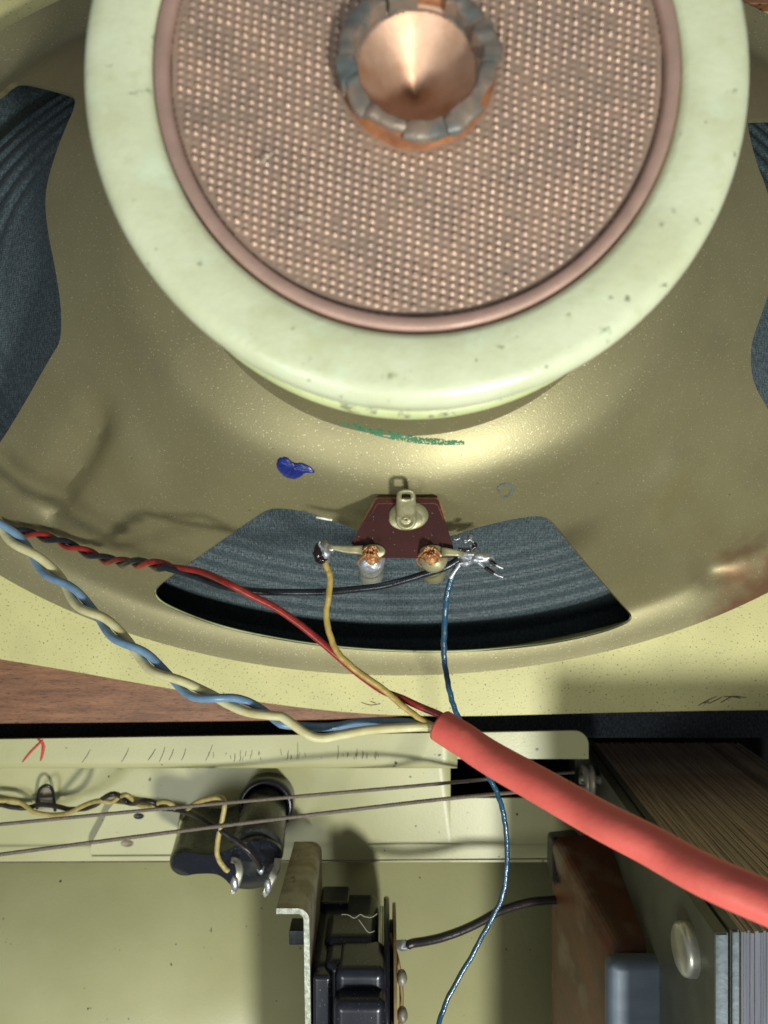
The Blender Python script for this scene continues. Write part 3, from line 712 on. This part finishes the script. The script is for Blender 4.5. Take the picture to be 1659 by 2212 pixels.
g = G(); g.tube(jitter(joined(bkB, tb), 0.0001, 0.1, 9), 0.00086, 12); tag(g.obj('wire', M_blackw), 'black wire from the red twist running across the window to the far terminal', 'wire', 'insulated hook-up wires')
# yellow from the left lug
yl = [Zt(205, 655, 0.0845), t5(1410, 235, 0.0845), t5(1426, 280, 0.0845), t5(1421, 350, 0.085), t5(1410, 430, 0.085), t5(1419, 510, 0.0855), t5(1449, 590, 0.086), t5(1500, 650, 0.0865), t5(1580, 712, 0.087), t6(0, 768, 0.0875), t6(60, 820, 0.088), t6(125, 872, 0.0885), t6(185, 912, 0.089), t6(260, 935, 0.09)]
wire('wire', yl, 0.00072, M_yellow, 'yellow wire soldered to the near lug and bending down into the red sleeve', group='insulated hook-up wires', seed=2)
# dark blue from the right lug, passing behind the sleeve
bl = [Zt(1215, 690, 0.0848), Zt(1180, 725, 0.0848), t6(296, 280, 0.0845), t6(275, 340, 0.0835), t6(263, 440, 0.0815), t6(259, 550, 0.079), t6(263, 650, 0.077), t6(279, 755, 0.0745), t6(298, 830, 0.072), t6(322, 890, 0.070), t6(370, 980, 0.067), t6(415, 1060, 0.064), t8(445, 25, 0.060), t8(486, 100, 0.058), t8(516, 200, 0.056), t8(531, 320, 0.055), t8(529, 450, 0.054), t8(509, 560, 0.054), t8(455, 670, 0.054), t8(385, 800, 0.054), t8(312, 930, 0.055), t8(262, 1030, 0.056), t8(225, 1150, 0.058), t8(205, 1250, 0.058)]
wire('wire', bl, 0.00068, M_teal, 'thin glossy dark blue wire hanging down behind the red sleeve to the bottom edge', group='insulated hook-up wires', seed=4, amp=0.00018)
g = G(); P = cr([Zt(1212, 672, 0.0850), Zt(1195, 705, 0.0850), Zt(1170, 740, 0.0849), Zt(1140, 790, 0.0848)], 6); g.tube(P, 0.00062, 10); g.obj('bared_strand', M_solder, board)
g = G()
for k in range(5):
    g.tube(cr([Zt(1090+k*6, 728-k*9, 0.0852), Zt(1140, 700-k*8, 0.0858), Zt(1205, 660-k*6, 0.0855)], 5), 0.00028, 6)
g.obj('bared_strand', M_solder, board)
# red sleeve
ax = [(952, 1568), (1000, 1597), (1050, 1629), (1150, 1690), (1250, 1744), (1340, 1793), (1430, 1842), (1530, 1892), (1659, 1950), (1760, 1990), (1900, 2040)]
dz = [0.171, 0.1675, 0.164, 0.156, 0.149, 0.143, 0.138, 0.132, 0.126, 0.122, 0.117]
P = cr([D(x, y, HC-d) for (x, y), d in zip(ax, dz)], 8)
P = jitter(P, 0.00022, 0.12, 6)
R0, R1 = 0.00365, 0.00295
vs, fs = [], []; n = 40; m = len(P); t0 = (P[1]-P[0]).normalized(); u = Vector((0, 0, 1)); rng = []
frames = []
for i, p in enumerate(P):
    t = (P[min(i+1, m-1)]-P[max(i-1, 0)]).normalized(); u = (u-t*u.dot(t)).normalized(); frames.append((p, t, u, t.cross(u)))
for (seq, R) in ((frames, R0), (frames[::-1], R1)):
    for (p, t, u_, v_) in seq:
        for k in range(n):
            a = 2*math.pi*k/n; rr = R*(1+0.02*math.sin(2*a+0.5)+0.012*mn.noise(Vector((p.x*120, p.y*120, a))))
            vs.append(p+(u_*math.cos(a)+v_*math.sin(a))*rr)
mm = 2*m
for i in range(mm):
    j = (i+1) % mm
    for k in range(n): fs.append((i*n+k, i*n+(k+1) % n, j*n+(k+1) % n, j*n+k))
sleeve = mesh_obj('sleeve', vs, fs, M_redtube, None, bevel=0); tag(sleeve, 'thick salmon red plastic sleeve over the wires, coming towards the camera', 'sleeve')

# ================================================================== CHASSIS
ZL, ZF, ZD = -0.006, -0.034, -0.044     # lip, shelf, deeper floor
chs = thing('chassis', 'pale cream painted metal chassis below the speaker with scratched lip', 'chassis', (0, -0.1, ZD))
def lipY(x): return D(x, 1597-0.0145*x, ZL).y
yb0 = D(500, 1652, ZL).y
# lip with rolled edge: profile swept along x
XL0, XL1, XLr = -0.30, D(988, 1600, ZL).x, D(1272, 1600, ZL).x
prof = [(lipY(400)-0.0000, ZL-0.0015), (lipY(400), ZL)]
ye = D(500, 1646, ZL).y
prof_main = [(0, ZL)] 
vs, fs = [], []
nx = 60
cs = [(0.0, ZL), (0.25, ZL), (0.5, ZL), (0.75, ZL), (1.0, ZL)]
def lip_rows(x):
    ytop = D(829.5+x*FPX/(HC-ZL), 1597-0.0145*(829.5+x*FPX/(HC-ZL)), ZL).y
    rows = [(ytop, ZL-0.0014), (ytop, ZL)]+[(ytop+(ye-ytop)*k/4, ZL) for k in range(1, 5)]
    for k in range(1, 9):
        a = math.pi/2*k/8; rows.append((ye-0.0030*math.sin(a), ZL-0.0030*(1-math.cos(a))))
    return rows, ytop
for i in range(nx+1):
    x = XL0+(XL1-XL0)*i/nx
    rows, _ = lip_rows(x)
    rows = rows+[(ye-0.0030, ZF+0.003)]
    for k in range(1, 7):
        a = math.pi/2*k/6; rows.append((ye-0.0030-0.003*(1-math.cos(a)), ZF+0.003-0.003*math.sin(a)))
    rows.append((ye-0.0066, ZF)); rows.append((D(500, 1862, ZF).y+0.0003, ZF)); rows.append((D(500, 1862, ZF).y, ZF)); rows.append((D(500, 1862, ZF).y, ZF-0.0016))
    for (yy, zz) in rows: vs.append((x, yy, zz))
    nrow = len(rows)
for i in range(nx):
    for k in range(nrow-1): fs.append((i*nrow+k, i*nrow+k+1, (i+1)*nrow+k+1, (i+1)*nrow+k))
lip = mesh_obj('back_shelf', vs, fs, M_chassis, chs)
lip.data.set_sharp_from_angle(angle=0.5)
m = lip.modifiers.new('s', 'SOLIDIFY'); m.thickness = 0.0012; m.offset = -1
# lip beyond the opening, with a rounded end
x0, x1 = XL1-0.0001, XLr
yt = D(1240, 1578, ZL).y; yb_ = D(1100, 1640, ZL).y
rr = 0.005
pts = [(x0, D(990, 1583, ZL).y), (x1-rr, yt)]+[(x1-rr+rr*math.sin(a), yt-rr+rr*math.cos(a)) for a in [math.pi/2*k/8 for k in range(1, 9)]]+[(x1, yb_), (x0, yb_)]
g = G(); g.prism(pts, ZL-0.0012, ZL); g.obj('lip_strip', M_chassis, chs, bevel=0.0002)
# shelf to the right of the opening
ys = D(1100, 1724, ZF).y; y62 = D(500, 1862, ZF).y
g = G(); g.box(XL1+0.00001, 0.078, y62, ys, ZF-0.0012, ZF); g.obj('shelf_panel', M_chassis, chs, smooth=False)
# deeper floor with walls below
g = G(); g.box(-0.30, 0.083, -0.34, y62-0.0003, ZD-0.001, ZD+0.0); g.obj('floor_panel', M_floor, chs)
g = G(); g.box(-0.30, 0.078, y62-0.0001-0.0012, y62-0.0004, ZD, ZF-0.0026); g.obj('riser', M_floor, chs)
# scratches on the lip
rnd = random.Random(11); g = G()
for (x, y, dx, dy) in [(355, 1082, 35, -55), (525, 1080, 32, -60), (640, 1072, 32, -50), (688, 1080, 25, -65), (730, 1072, 20, -48), (785, 1072, 18, -50), (888, 1075, 30, -70), (1035, 1078, 4, -25), (1012, 1078, 2, -35), (1240, 1070, 3, -30), (1282, 1070, 4, -75), (1458, 1068, 3, -60), (1540, 1060, 2, -40), (1565, 1066, 2, -35), (1583, 1066, 2, -25), (1622, 1062, 2, -30), (1255, 1068, 2, -18), (1500, 1058, 2, -20)]:
    a = t5(x, y, ZL); b = t5(x+dx, y+dy, ZL); mid = (a+b)/2+Vector((0.0002, 0, 0))
    g.add(*stroke([a, mid, b], rnd.uniform(0.00014, 0.00028), ZL, None, '', None))
for k in range(26):
    x = rnd.uniform(900, 1650); y = rnd.uniform(1048, 1078); a = t5(x, y, ZL); b = t5(x+rnd.uniform(-4, 4), y-rnd.uniform(8, 28), ZL)
    g.add(*stroke([a, (a+b)/2, b], 0.00013, ZL, None, '', None))
g.obj('scratches', M_scratch, chs)
g = G(); g.add(*stroke([t5(162, 980, ZL), t5(185, 1000, ZL), t5(186, 1035, ZL), t5(176, 1075, ZL)], 0.0011, ZL, None, '', None))
g.add(*stroke([t5(186, 985, ZL), t5(160, 1010, ZL), t5(130, 1040, ZL), t5(98, 1080, ZL)], 0.0008, ZL+0.0001, None, '', None))
g.obj('red_cross_mark', M_ink_r, chs)
# bridge clip that holds the pair
g = G()
P = cr([t7(160, 175, ZF+0.001), t7(163, 120, ZF+0.003), t7(175, 88, ZF+0.005), t7(200, 75, ZF+0.006), t7(224, 90, ZF+0.005), t7(233, 130, ZF+0.003), t7(238, 185, ZF+0.001)], 6)
g.tube(P, 0.0006, 8); clip = g.obj('wire_clip', M_black); tag(clip, 'small arched black clip holding the yellow and black pair on the chassis', 'clip')
g = G(); g.add([t7(168, 180, ZF+0.0005), t7(168, 105, ZF+0.0005), t7(182, 84, ZF+0.0005), t7(215, 84, ZF+0.0005), t7(230, 130, ZF+0.0005), t7(232, 180, ZF+0.0005)], [(0, 1, 2, 3, 4, 5)]); g.obj('clip_tongue', M_zinc, clip)

# ---- mounting tab
pts = [(490, 152), (620, 168), (780, 190), (760, 300), (735, 402), (430, 403), (402, 395), (388, 360), (392, 330), (440, 240), (468, 180)]
P = [t7(x, y, -0.029) for x, y in pts]
g = G(); g.prism([(p.x, p.y) for p in P], -0.0302, -0.029); tab = g.obj('mounting_tab', M_chassis, bevel=0.0002)
tag(tab, 'worn cream metal tab with two holes beside the black socket', 'tab')
for (x, y, rx) in ((600, 208, 22), (550, 326, 26)):
    p = t7(x, y, -0.029); g = G(); r_ = rx*0.5/FPX*(HC+0.029)
    g.lathe([(0, 0.0001), (r_*0.8, 0.0001), (r_, 0.0003), (r_*1.05, 0)], 20, (p.x, p.y))
    for v in g.v: v.z += -0.029; v.y = p.y+(v.y-p.y)*0.55
    g.obj('hole', M_brownw if rx < 24 else M_zinc, tab)

# ---- black two lobed socket
sock = thing('socket', 'dusty black moulded socket with two solder lugs under the dial cords', 'socket', t7(1000, 300, ZF))
near = [(738, 385), (732, 425), (755, 455), (795, 463), (835, 453), (930, 450), (972, 472), (1003, 508), (1045, 522), (1110, 523), (1163, 502), (1202, 445), (1222, 375), (1205, 335), (1150, 305), (1085, 300), (1020, 325), (950, 362), (880, 368), (800, 352), (758, 362)]
far = [(800+(x-738)*0.93, 190+(y-385)*0.78) for x, y in near]
A = chaikin([t7(x, y, ZF+0.0005) for x, y in far], 2); B_ = chaikin([t7(x, y, 0.005-(y-300)/223*0.013) for x, y in near], 2)
cB = sum(B_, Vector())/len(B_)
C_ = [b+(cB-b)*0.06+Vector((0, 0, 0.0012)) for b in B_]; M1 = [a.lerp(b, 0.5) for a, b in zip(A, B_)]; M2 = [a.lerp(b, 0.92)+(b-cB)*0.01 for a, b in zip(A, B_)]
vs, fs = [], []; seqs = [A, M1, M2, B_, C_]; n = len(A)
for q in seqs: vs += q
for i in range(len(seqs)-1):
    for k in range(n): fs.append((i*n+k, i*n+(k+1) % n, (i+1)*n+(k+1) % n, (i+1)*n+k))
fs.append(tuple(range((len(seqs)-1)*n, len(seqs)*n)))
body = mesh_obj('moulded_body', vs, fs, M_dusty, sock)
body.data.materials.append(M_black)
for p in body.data.polygons:
    if p.normal.z > 0.55: p.material_index = 1
body.data.set_sharp_from_angle(angle=0.8)
# collar at the foot
pc = t7(1163, 128, ZF)
g = G(); g.lathe([(0.0060, ZF+0.0005), (0.0100, ZF+0.0005), (0.0103, ZF+0.008), (0.0098, ZF+0.0094), (0.0086, ZF+0.0097), (0.0076, ZF+0.0080), (0.0070, ZF+0.001)], 48, (pc.x, pc.y), cap=False)
g.obj('collar', M_black, sock)
pc2 = t7(1140, 150, ZF+0.008)
a0, a1 = t7(1150, 145, ZF+0.003), t7(1105, 370, 0.0010)
g = G(); g.tube([a0, a0.lerp(a1, .08), a0.lerp(a1, .12), a0.lerp(a1, 0.5), a0.lerp(a1, 0.93), a0.lerp(a1, 1.0)], lambda t: (0.0072, 0.0074, 0.0079, 0.0088, 0.0092, 0.0085)[round(t*5)], 40)
g.obj('barrel', M_dusty, sock)
b0, b1 = t7(838, 225, ZF+0.003), t7(787, 410, -0.0040)
g = G(); g.tube([b0, b0.lerp(b1, .06), b0.lerp(b1, .5), b0.lerp(b1, .92), b0.lerp(b1, 0.98), b0.lerp(b1, 1.0)], lambda t: (0.0038, 0.0042, 0.0044, 0.0045, 0.0042, 0.0036)[round(t*5)], 32)
g.obj('barrel', M_dusty, sock)
def lug(pts, name, mat, parent, wdt=0.0016):
    P = cr([Vector(p) for p in pts], 6); rows_ = []
    for i, p in enumerate(P):
        t = (P[min(i+1, len(P)-1)]-P[max(i-1, 0)]).normalized(); s_ = t.cross(Vector((0.5, 0.2, 0.85))).normalized()
        k = wdt*(0.6+0.4*math.sin(math.pi*(0.15+0.8*i/len(P))))*(0.35 if i > len(P)-3 else 1)
        rows_.append((p-s_*k, p+s_*k))
    return strip(rows_, 0.0005, name, mat, parent)
lug([t7(1000, 395, 0.003), t7(1025, 405, 0.005), t7(1035, 440, 0.0065), t7(1030, 480, 0.007), t7(1015, 520, 0.007), t7(1002, 545, 0.007)], 'solder_lug', M_boltm, sock, 0.0012)
lug([t7(1200, 390, 0.002), t7(1195, 430, 0.004), t7(1180, 465, 0.006), t7(1160, 510, 0.007), t7(1143, 558, 0.007)], 'solder_lug', M_boltm, sock, 0.0014)
g = G(); g.blob(t7(1012, 500, 0.0078), 0.0013, 0.0026, 0.0008, 4, 0.2); g.blob(t7(1157, 510, 0.0078), 0.0012, 0.0026, 0.0008, 5, 0.2); g.blob(t7(1126, 438, 0.0045), 0.0012, 0.0016, 0.001, 7, 0.3)
g.obj('solder_blob', M_solder, sock)
# ---- yellow and black pair on the chassis
def chz(v, z=ZF+0.008): return [t7(x, y, z) for x, y in v]
yw = [(-60, 125), (0, 140), (60, 142), (105, 160), (150, 190), (230, 203), (300, 192), (370, 158), (430, 141), (480, 148), (520, 122), (545, 116), (570, 132), (600, 158), (650, 166), (695, 146), (735, 152), (765, 178), (805, 187), (830, 160), (880, 138), (930, 128), (962, 132), (970, 165), (958, 230), (944, 300), (938, 370), (960, 420), (985, 445)]
zy = [0.006]*4+[0.007]*2+[0.012, 0.016, 0.020, 0.020, 0.020, 0.023, 0.021, 0.022, 0.024, 0.027, 0.028, 0.028, 0.030, 0.034, 0.036, 0.038, 0.040, 0.042, 0.042, 0.042, 0.0415, 0.042, 0.041]
wire('wire', [t7(x, y, ZF+zz) for (x, y), zz in zip(yw, zy)], 0.00085, M_cotton, 'old yellow wire looping over the black socket to its first lug', group='insulated hook-up wires', seed=12)
bw = [(-60, 150), (0, 158), (60, 170), (120, 172), (175, 158), (240, 165), (300, 178), (360, 176), (410, 160), (445, 132), (485, 112), (520, 122), (550, 148), (580, 152), (620, 140), (660, 148), (700, 172), (750, 178), (805, 190), (860, 212), (920, 248), (1000, 300), (1065, 350), (1105, 398), (1125, 432)]
zk = [0.004]*4+[0.005, 0.006, 0.008, 0.010, 0.014, 0.020, 0.023, 0.020, 0.018, 0.021, 0.026, 0.027, 0.024, 0.027, 0.031, 0.037, 0.041, 0.043, 0.044, 0.042, 0.040]
wire('wire', [t7(x, y, ZF+zz) for (x, y), zz in zip(bw, zk)], 0.00092, M_brownw, 'old black wire slanting across the socket body to its second lug', group='insulated hook-up wires', seed=13)
# ---- dial cords
def cord(pts, r, label):
    P = resample(cr(pts, 12), 0.0005); g = G(); u = Vector((0, 0, 1))
    for ph in (0, math.pi*2/3, math.pi*4/3):
        Q = []; s = 0
        for i, p in enumerate(P):
            if i: s += (p-P[i-1]).length
            t = (P[min(i+1, len(P)-1)]-P[max(i-1, 0)]).normalized(); v = t.cross(u).normalized(); w_ = v.cross(t)
            a = ph+2*math.pi*s/0.0030; Q.append(p+(v*math.cos(a)+w_*math.sin(a))*r*0.5)
        g.tube(Q, r*0.62, 6)
    o = g.obj('dial_cord', M_cord); tag(o, label, 'cord', 'dial cords stretched over the chassis'); return o
M_cord = MAT('grey_brown_cord', (0.20, 0.165, 0.13), 0.6, 0, var=(0.12, 0.095, 0.075), scale=1500)
ZC = 0.009
cord([D(-60, 1788, ZC), D(0, 1781, ZC), D(415, 1741, ZC), D(829, 1704, ZC), D(1044, 1684, ZC-0.012), D(1240, 1668, ZC-0.030)], 0.00058, 'upper of the two slanting dial cords over the black socket')
cord([D(-60, 1855, ZC), D(0, 1846, ZC), D(415, 1792, ZC), D(829, 1741, ZC), D(989, 1723, ZC), D(1190, 1704, ZC-0.022), D(1262, 1699, ZC-0.030)], 0.00062, 'lower slanting dial cord crossing the yellow wire loop')
cord([D(-60, 1864, -0.026), D(0, 1863, -0.026), D(415, 1861, -0.026), D(829, 1858, -0.026), D(1195, 1855, -0.026), D(1300, 1854, -0.026)], 0.00028, 'thin level cord along the shelf edge behind the zinc bracket')

# ---- zinc bracket
brk = thing('bracket', 'dull zinc angle bracket with bright cut edge holding the black switch', 'bracket', D(630, 1960, -0.02))
zn, zf_ = 0.025, -0.0225
xl, xr_ = D(597, 1969, zn).x, D(668, 1969, zn).x; yt_ = D(600, 1962, zn).y; th = 0.0017
secs = []
R_ = 0.0036
outer = [(xl, yt_), (xr_-R_, yt_)]+[(xr_-R_+R_*math.sin(a), yt_-R_+R_*math.cos(a)) for a in [math.pi/2*k/8 for k in range(1, 9)]]+[(xr_+0.0014, -0.22)]
Ri = R_-th
inner = [(xr_+0.0014-th, -0.22)]+[(xr_-R_+Ri*math.sin(a), yt_-R_+Ri*math.cos(a)) for a in [math.pi/2*k/8 for k in range(8, 0, -1)]]+[(xr_-R_, yt_-th), (xl, yt_-th)]
sec = outer+inner
def br_pt(x, y, z):
    # the far corner is rounded off
    return Vector((x, y, z))
n = len(sec); g = G(); vs = []
zs = [zn, zn-0.0005, 0.01, -0.01, -0.019, zf_]
for z in zs:
    for (x, y) in sec:
        vs.append(br_pt(x, y, z))
fs = [(i*n+k, i*n+(k+1) % n, (i+1)*n+(k+1) % n, (i+1)*n+k) for i in range(len(zs)-1) for k in range(n)]
# cap as strip
capn = []
k = len(outer)
for i in range(k-1): capn.append((i, i+1, n-2-i, n-1-i))
fs_front = capn; fs_back = [tuple(j+(len(zs)-1)*n for j in f) for f in capn]
o = mesh_obj('angle_plate', vs, fs+fs_back, M_zinc, brk, smooth=False); o.data.shade_smooth(); o.data.set_sharp_from_angle(angle=0.7)
vs2 = [Vector((x, y, zn+0.0001)) for x, y in sec]
mesh_obj('cut_edge', vs2, capn, M_cut, brk)
# ---- black rotary switch (drum axis along x)
sw = thing('rotary_switch', 'black ganged rotary switch bolted behind the zinc bracket', 'switch', (-0.012, -0.1616, 0))
AY, AZ = -0.1625, 0.0
def drum(xa, xb, R, a0, a1, name, mat, bevel=0.0004, n=40, th=None, parent=sw):
    """part of a drum: angles from +y (0) towards +z (90)"""
    full = a1-a0 >= 360; g = G(); vs = []; rin = 0.0 if th is None else R-th
    N_ = n; A = [math.radians(a0+(a1-a0)*k/N_) for k in range(N_+(0 if full else 1))]
    for x in (xa, xb):
        for a in A: vs.append((x, AY+R*math.cos(a), AZ+R*math.sin(a)))
        if not full: vs.append((x, AY, AZ))
    m = len(vs)//2
    fs = [tuple(range(m)), tuple(range(m, 2*m))[::-1]]+[(k, (k+1) % m, m+(k+1) % m, m+k) for k in range(m)]
    return mesh_obj(name, vs, fs, mat, parent, smooth=True, bevel=bevel)
XS = lambda x, d=0.245: (x-829.5)/FPX*d
def sbox(xa, xb, y1, z0, z1, name, bev, y0=-0.215):
    g = G(); g.box(xa, xb, y0, y1, z0, z1, lambda v: Vector((v.x, v.y, v.z+(0.020 if v.z == z1 and v.y == y0 else 0)))); return g.obj(name, M_switch, sw, bevel=bev)
sbox(XS(668, 0.237), XS(816, 0.237), -0.1402, -0.024, 0.0222, 'rear_body', 0.0032)
sbox(XS(690, 0.27), XS(752, 0.27), -0.1380, -0.024, -0.012, 'rear_body_tab', 0.0008)
sbox(XS(699, 0.247), XS(812, 0.247), -0.1368, -0.004, 0.0128, 'moulded_rib', 0.0030)
sbox(XS(699, 0.239), XS(812, 0.239), -0.1388, -0.004, 0.0232, 'moulded_rib', 0.0030)
sbox(XS(722, 0.2325), XS(834, 0.2325), -0.1384, 0.010, 0.0278, 'front_cover', 0.0030)
sbox(XS(670, 0.226), XS(712, 0.226), -0.1412, 0.010, 0.0262, 'side_flange', 0.0014)
sbox(XS(719, 0.226), XS(835, 0.226), -0.1440, 0.012, 0.0345, 'front_cover', 0.0030)
drum(XS(820), XS(828), 0.0262, 0, 360, 'spacer_ring', M_boltm, n=60)
drum(XS(829), XS(842), 0.0292, 0, 360, 'end_plate', M_black, n=72, bevel=0.0008)
drum(XS(850), XS(857), 0.0272, 0, 360, 'wafer', M_pheno, n=72, bevel=0.0001)
drum(XS(843), XS(849), 0.022, 0, 360, 'wafer_hub', M_black, n=40)
for (x, y) in ((868, 2112), (869, 2192)):
    p = D(x, y, 0.020); g = G(); g.blob(p, 0.0017, 0.0024, 0.0024, 2, 0.05, 16); g.obj('rivet', M_zinc, sw)
g = G(); q0 = D(640, 2002, 0.0); g.box(q0.x-0.002, q0.x+0.006, q0.y-0.004, q0.y+0.001, -0.004, 0.004); g.obj('stop_pin', M_black, sw, bevel=0.0004)
g = G(); pz = 0.0065
g.blob(t8(75, 765, pz), 0.0030, 0.0016, 0.0014, 21, 0.35, 16); g.blob(t8(30, 758, pz), 0.0022, 0.0012, 0.0010, 22, 0.3); g.tube([t8(95, 770, pz), t8(106, 785, pz+0.001)], lambda t: 0.0005*(1-t*0.8), 6)
g.obj('solder_joint', M_solder, sw)
g = G(); g.tube(cr([t8(25, 715, pz+0.002), t8(38, 760, pz+0.004), t8(58, 830, pz+0.006), t8(72, 920, pz+0.007), t8(76, 1010, pz+0.007), t8(70, 1110, pz+0.006), t8(60, 1200, pz+0.006)], 6), 0.0007, 8)
g.obj('contact_strip', M_pheno, sw)
kw = [t8(98, 772, pz), t8(120, 758, pz), t8(180, 748, pz-0.002), t8(250, 732, pz-0.004), t8(340, 700, pz-0.006), t8(420, 662, pz-0.008), t8(490, 622, pz-0.010), t8(560, 598, pz-0.012), t8(640, 578, pz-0.014), t8(740, 570, pz-0.016), t8(840, 570, pz-0.018)]
g = G(); P = cr(kw, 8); g.tube(P, lambda t: 0.0009 if t < 0.03 else 0.00145, 14); tag(g.obj('wire', M_brownw), 'thick black wire from the switch solder joint to the brown coil', 'wire', 'insulated hook-up wires')

# ================================================================== TRANSFORMER
trf = thing('transformer', 'laminated transformer core with clamped side straps and brown wrapped coil', 'transformer', (0.09, -0.12, -0.03))
ZN, ZFt = 0.085, -0.0615; YT = -0.0957
def sh(v): return Vector((v.x+(ZN-v.z)*0.042, v.y-(ZN-v.z)*0.0, v.z))
g = G(); g.box(0.0752, 0.0784, -0.26, YT, ZFt, ZN, sh); g.obj('side_strap', M_frame, trf, bevel=0.0003)
g = G(); g.box(0.0790, 0.0811, -0.26, YT+0.0004, ZFt, ZN-0.0006, sh); g.obj('side_strap', M_frame, trf, bevel=0.0003)
g = G(); g.box(0.0754, 0.0781, -0.26, YT-0.0004, ZN+0.0001, ZN+0.0004, sh); g.obj('strap_end', M_plate_end, trf)
g = G(); g.box(0.0793, 0.0808, -0.26, YT, ZN-0.0004, ZN+0.0001, sh); g.obj('strap_end', M_plate_end, trf)
rnd = random.Random(5); x = 0.0815; k = 0
end = G(); kx = 0
while x < 0.169:
    wd = rnd.uniform(0.00045, 0.00059); lift = rnd.uniform(-0.00035, 0.00035); ln = rnd.uniform(-0.0003, 0.0003)
    y_t = YT-0.0003+lift
    if x > 0.141: y_t -= (x-0.141)*0.8
    g = G(); g.box(x, x+wd*0.90, -0.26, y_t, ZFt+0.002, ZN-0.0006+ln, sh); o = g.obj('lamination', M_lam, trf, smooth=False)
    o.data.materials.append(M_lam_end)
    for p in o.data.polygons:
        if all(o.data.vertices[v].co.z > ZN-0.0015 for v in p.vertices): p.material_index = 1
    x += wd
g = G(); g.box(0.0815, 0.141, -0.26, YT-0.0006-0.004, ZFt+0.003, ZN-0.0018, sh); g.obj('core_filling', M_lam, trf)
# far foot of the frame and small screw
g = G(); g.box(0.0723, 0.0790, -0.130, YT+0.0011, ZFt-0.005, ZFt+0.007, sh); g.obj('frame_foot', M_frame, trf, bevel=0.0005)
# bolt through the straps
def xcyl(c, R, xa, xb, name, mat, parent, prof=None, n=36):
    g = G(); M_ = Matrix.Translation(c) @ Matrix.Rotation(math.radians(-90), 4, 'Y')
    # local z -> world -x
    pr = prof or [(0, xb), (R*0.82, xb), (R*0.96, xb-0.0005), (R, xb-0.0015), (R, xa)]
    g.lathe(pr, n, M=M_); return g.obj(name, mat, parent)
xcyl(D(1492, 2050, 0.0703)+Vector((0.0036, 0, 0)), 0.0063, 0, 0.0066, 'bolt_head', M_boltm, trf)
# brown coil
cx0, cx1 = 0.0610, 0.0860; cyt = -0.1135; czn, czf = 0.0342, -0.0155
sec_ = []
rr = 0.004
g = G(); g.box(cx0, cx1, -0.24, cyt, czf, czn)
for i, v in enumerate(g.v):
    far_ = v.z < 0
    if v.x < 0.07: v.x = 0.0589 if far_ else 0.0666
    if v.y > -0.15: v.y = -0.1140 if far_ else -0.1276
coil = g.obj('wrapped_coil', M_coil, trf)
mdf = coil.modifiers.new('b', 'BEVEL'); mdf.width = 0.004; mdf.segments = 5
mdf = coil.modifiers.new('sub', 'SUBSURF'); mdf.subdivision_type = 'SIMPLE'; mdf.levels = 3; mdf.render_levels = 3
tx = bpy.data.textures.new('lumps', 'CLOUDS'); tx.noise_scale = 0.012
mdf = coil.modifiers.new('d', 'DISPLACE'); mdf.texture = tx; mdf.strength = 0.0016; mdf.texture_coords = 'LOCAL'
g = G(); pp = [t8(722, 300, -0.013), t8(850, 288, -0.013), t8(866, 330, -0.011), t8(800, 400, -0.008), t8(738, 520, -0.005), t8(722, 480, -0.008)]
c0 = sum(pp, Vector())/6
g.loft([p+Vector((0, -0.001, -0.008)) for p in pp], [p+Vector((0, 0, 0.001)) for p in pp]); g.obj('wax_lump', M_brownw, trf, bevel=0.0015)
# blue grey can in front of the coil
can = G(); can.box(0.0628, 0.0858, -0.24, -0.1259, 0.0385, 0.0455)
o = can.obj('metal_can', M_can, None, bevel=0.0028); tag(o, 'blue grey metal can with rounded corner in front of the brown coil', 'can')
# pulley
pul = thing('pulley', 'small grey cord pulley on the far end of the transformer frame', 'pulley', D(1258, 1680, -0.024))
pc = D(1268, 1684, -0.024)
xcyl(pc+Vector((0.0018, 0, 0)), 0.0058, -0.001, 0.0034, 'wheel', M_zinc, pul, prof=[(0, 0.0034), (0.0052, 0.0034), (0.0058, 0.0030), (0.0058, 0.0024), (0.0050, 0.0016), (0.0058, 0.0008), (0.0058, 0.0), (0, 0)])
xcyl(pc+Vector((0.0018, 0, 0)), 0.0016, -0.009, 0.0048, 'axle', M_boltm, pul)
# wooden cleat at the top right corner
g = G(); a = D(1585, 8, 0.004); g.box(a.x, a.x+0.06, a.y, a.y+0.03, -0.003, 0.004); o = g.obj('wooden_cleat', M_wood, bevel=0.0005); tag(o, 'strip of brown wood just showing above the top corner of the plate', 'wood')

# ---- lint caught on the switch and on the copper sheet
def hair(pts, mat, parent, r=0.00007):
    g = G(); g.tube(cr(pts, 8), r, 5); return g.obj('lint', mat, parent)
M_lint = MAT('lint', (0.55, 0.52, 0.42), 0.7)
K = 0.2291*0.8640
def zs_(x, y, z): return D(587.5+x*0.1979, 1797.2+y*0.1979, z)
hair([zs_(760, 900, 0.0135), zs_(830, 905, 0.0138), zs_(900, 940, 0.0138), zs_(965, 900, 0.0140), zs_(1010, 925, 0.0138), zs_(1090, 930, 0.0136), zs_(1150, 890, 0.0140)], M_lint, sw)
hair([zs_(945, 955, 0.0136), zs_(1000, 1030, 0.0145), zs_(1055, 1095, 0.0150), zs_(1120, 1080, 0.0148)], M_lint, sw)
hair([D(566, 352, ZT), D(576, 340, ZT+0.0004), D(590, 330, ZT+0.0004)], M_lint, spk, 0.0001)
hair([D(640, 470, ZT), D(652, 474, ZT+0.0003), D(668, 470, ZT+0.0002)], M_lint, spk, 0.00008)
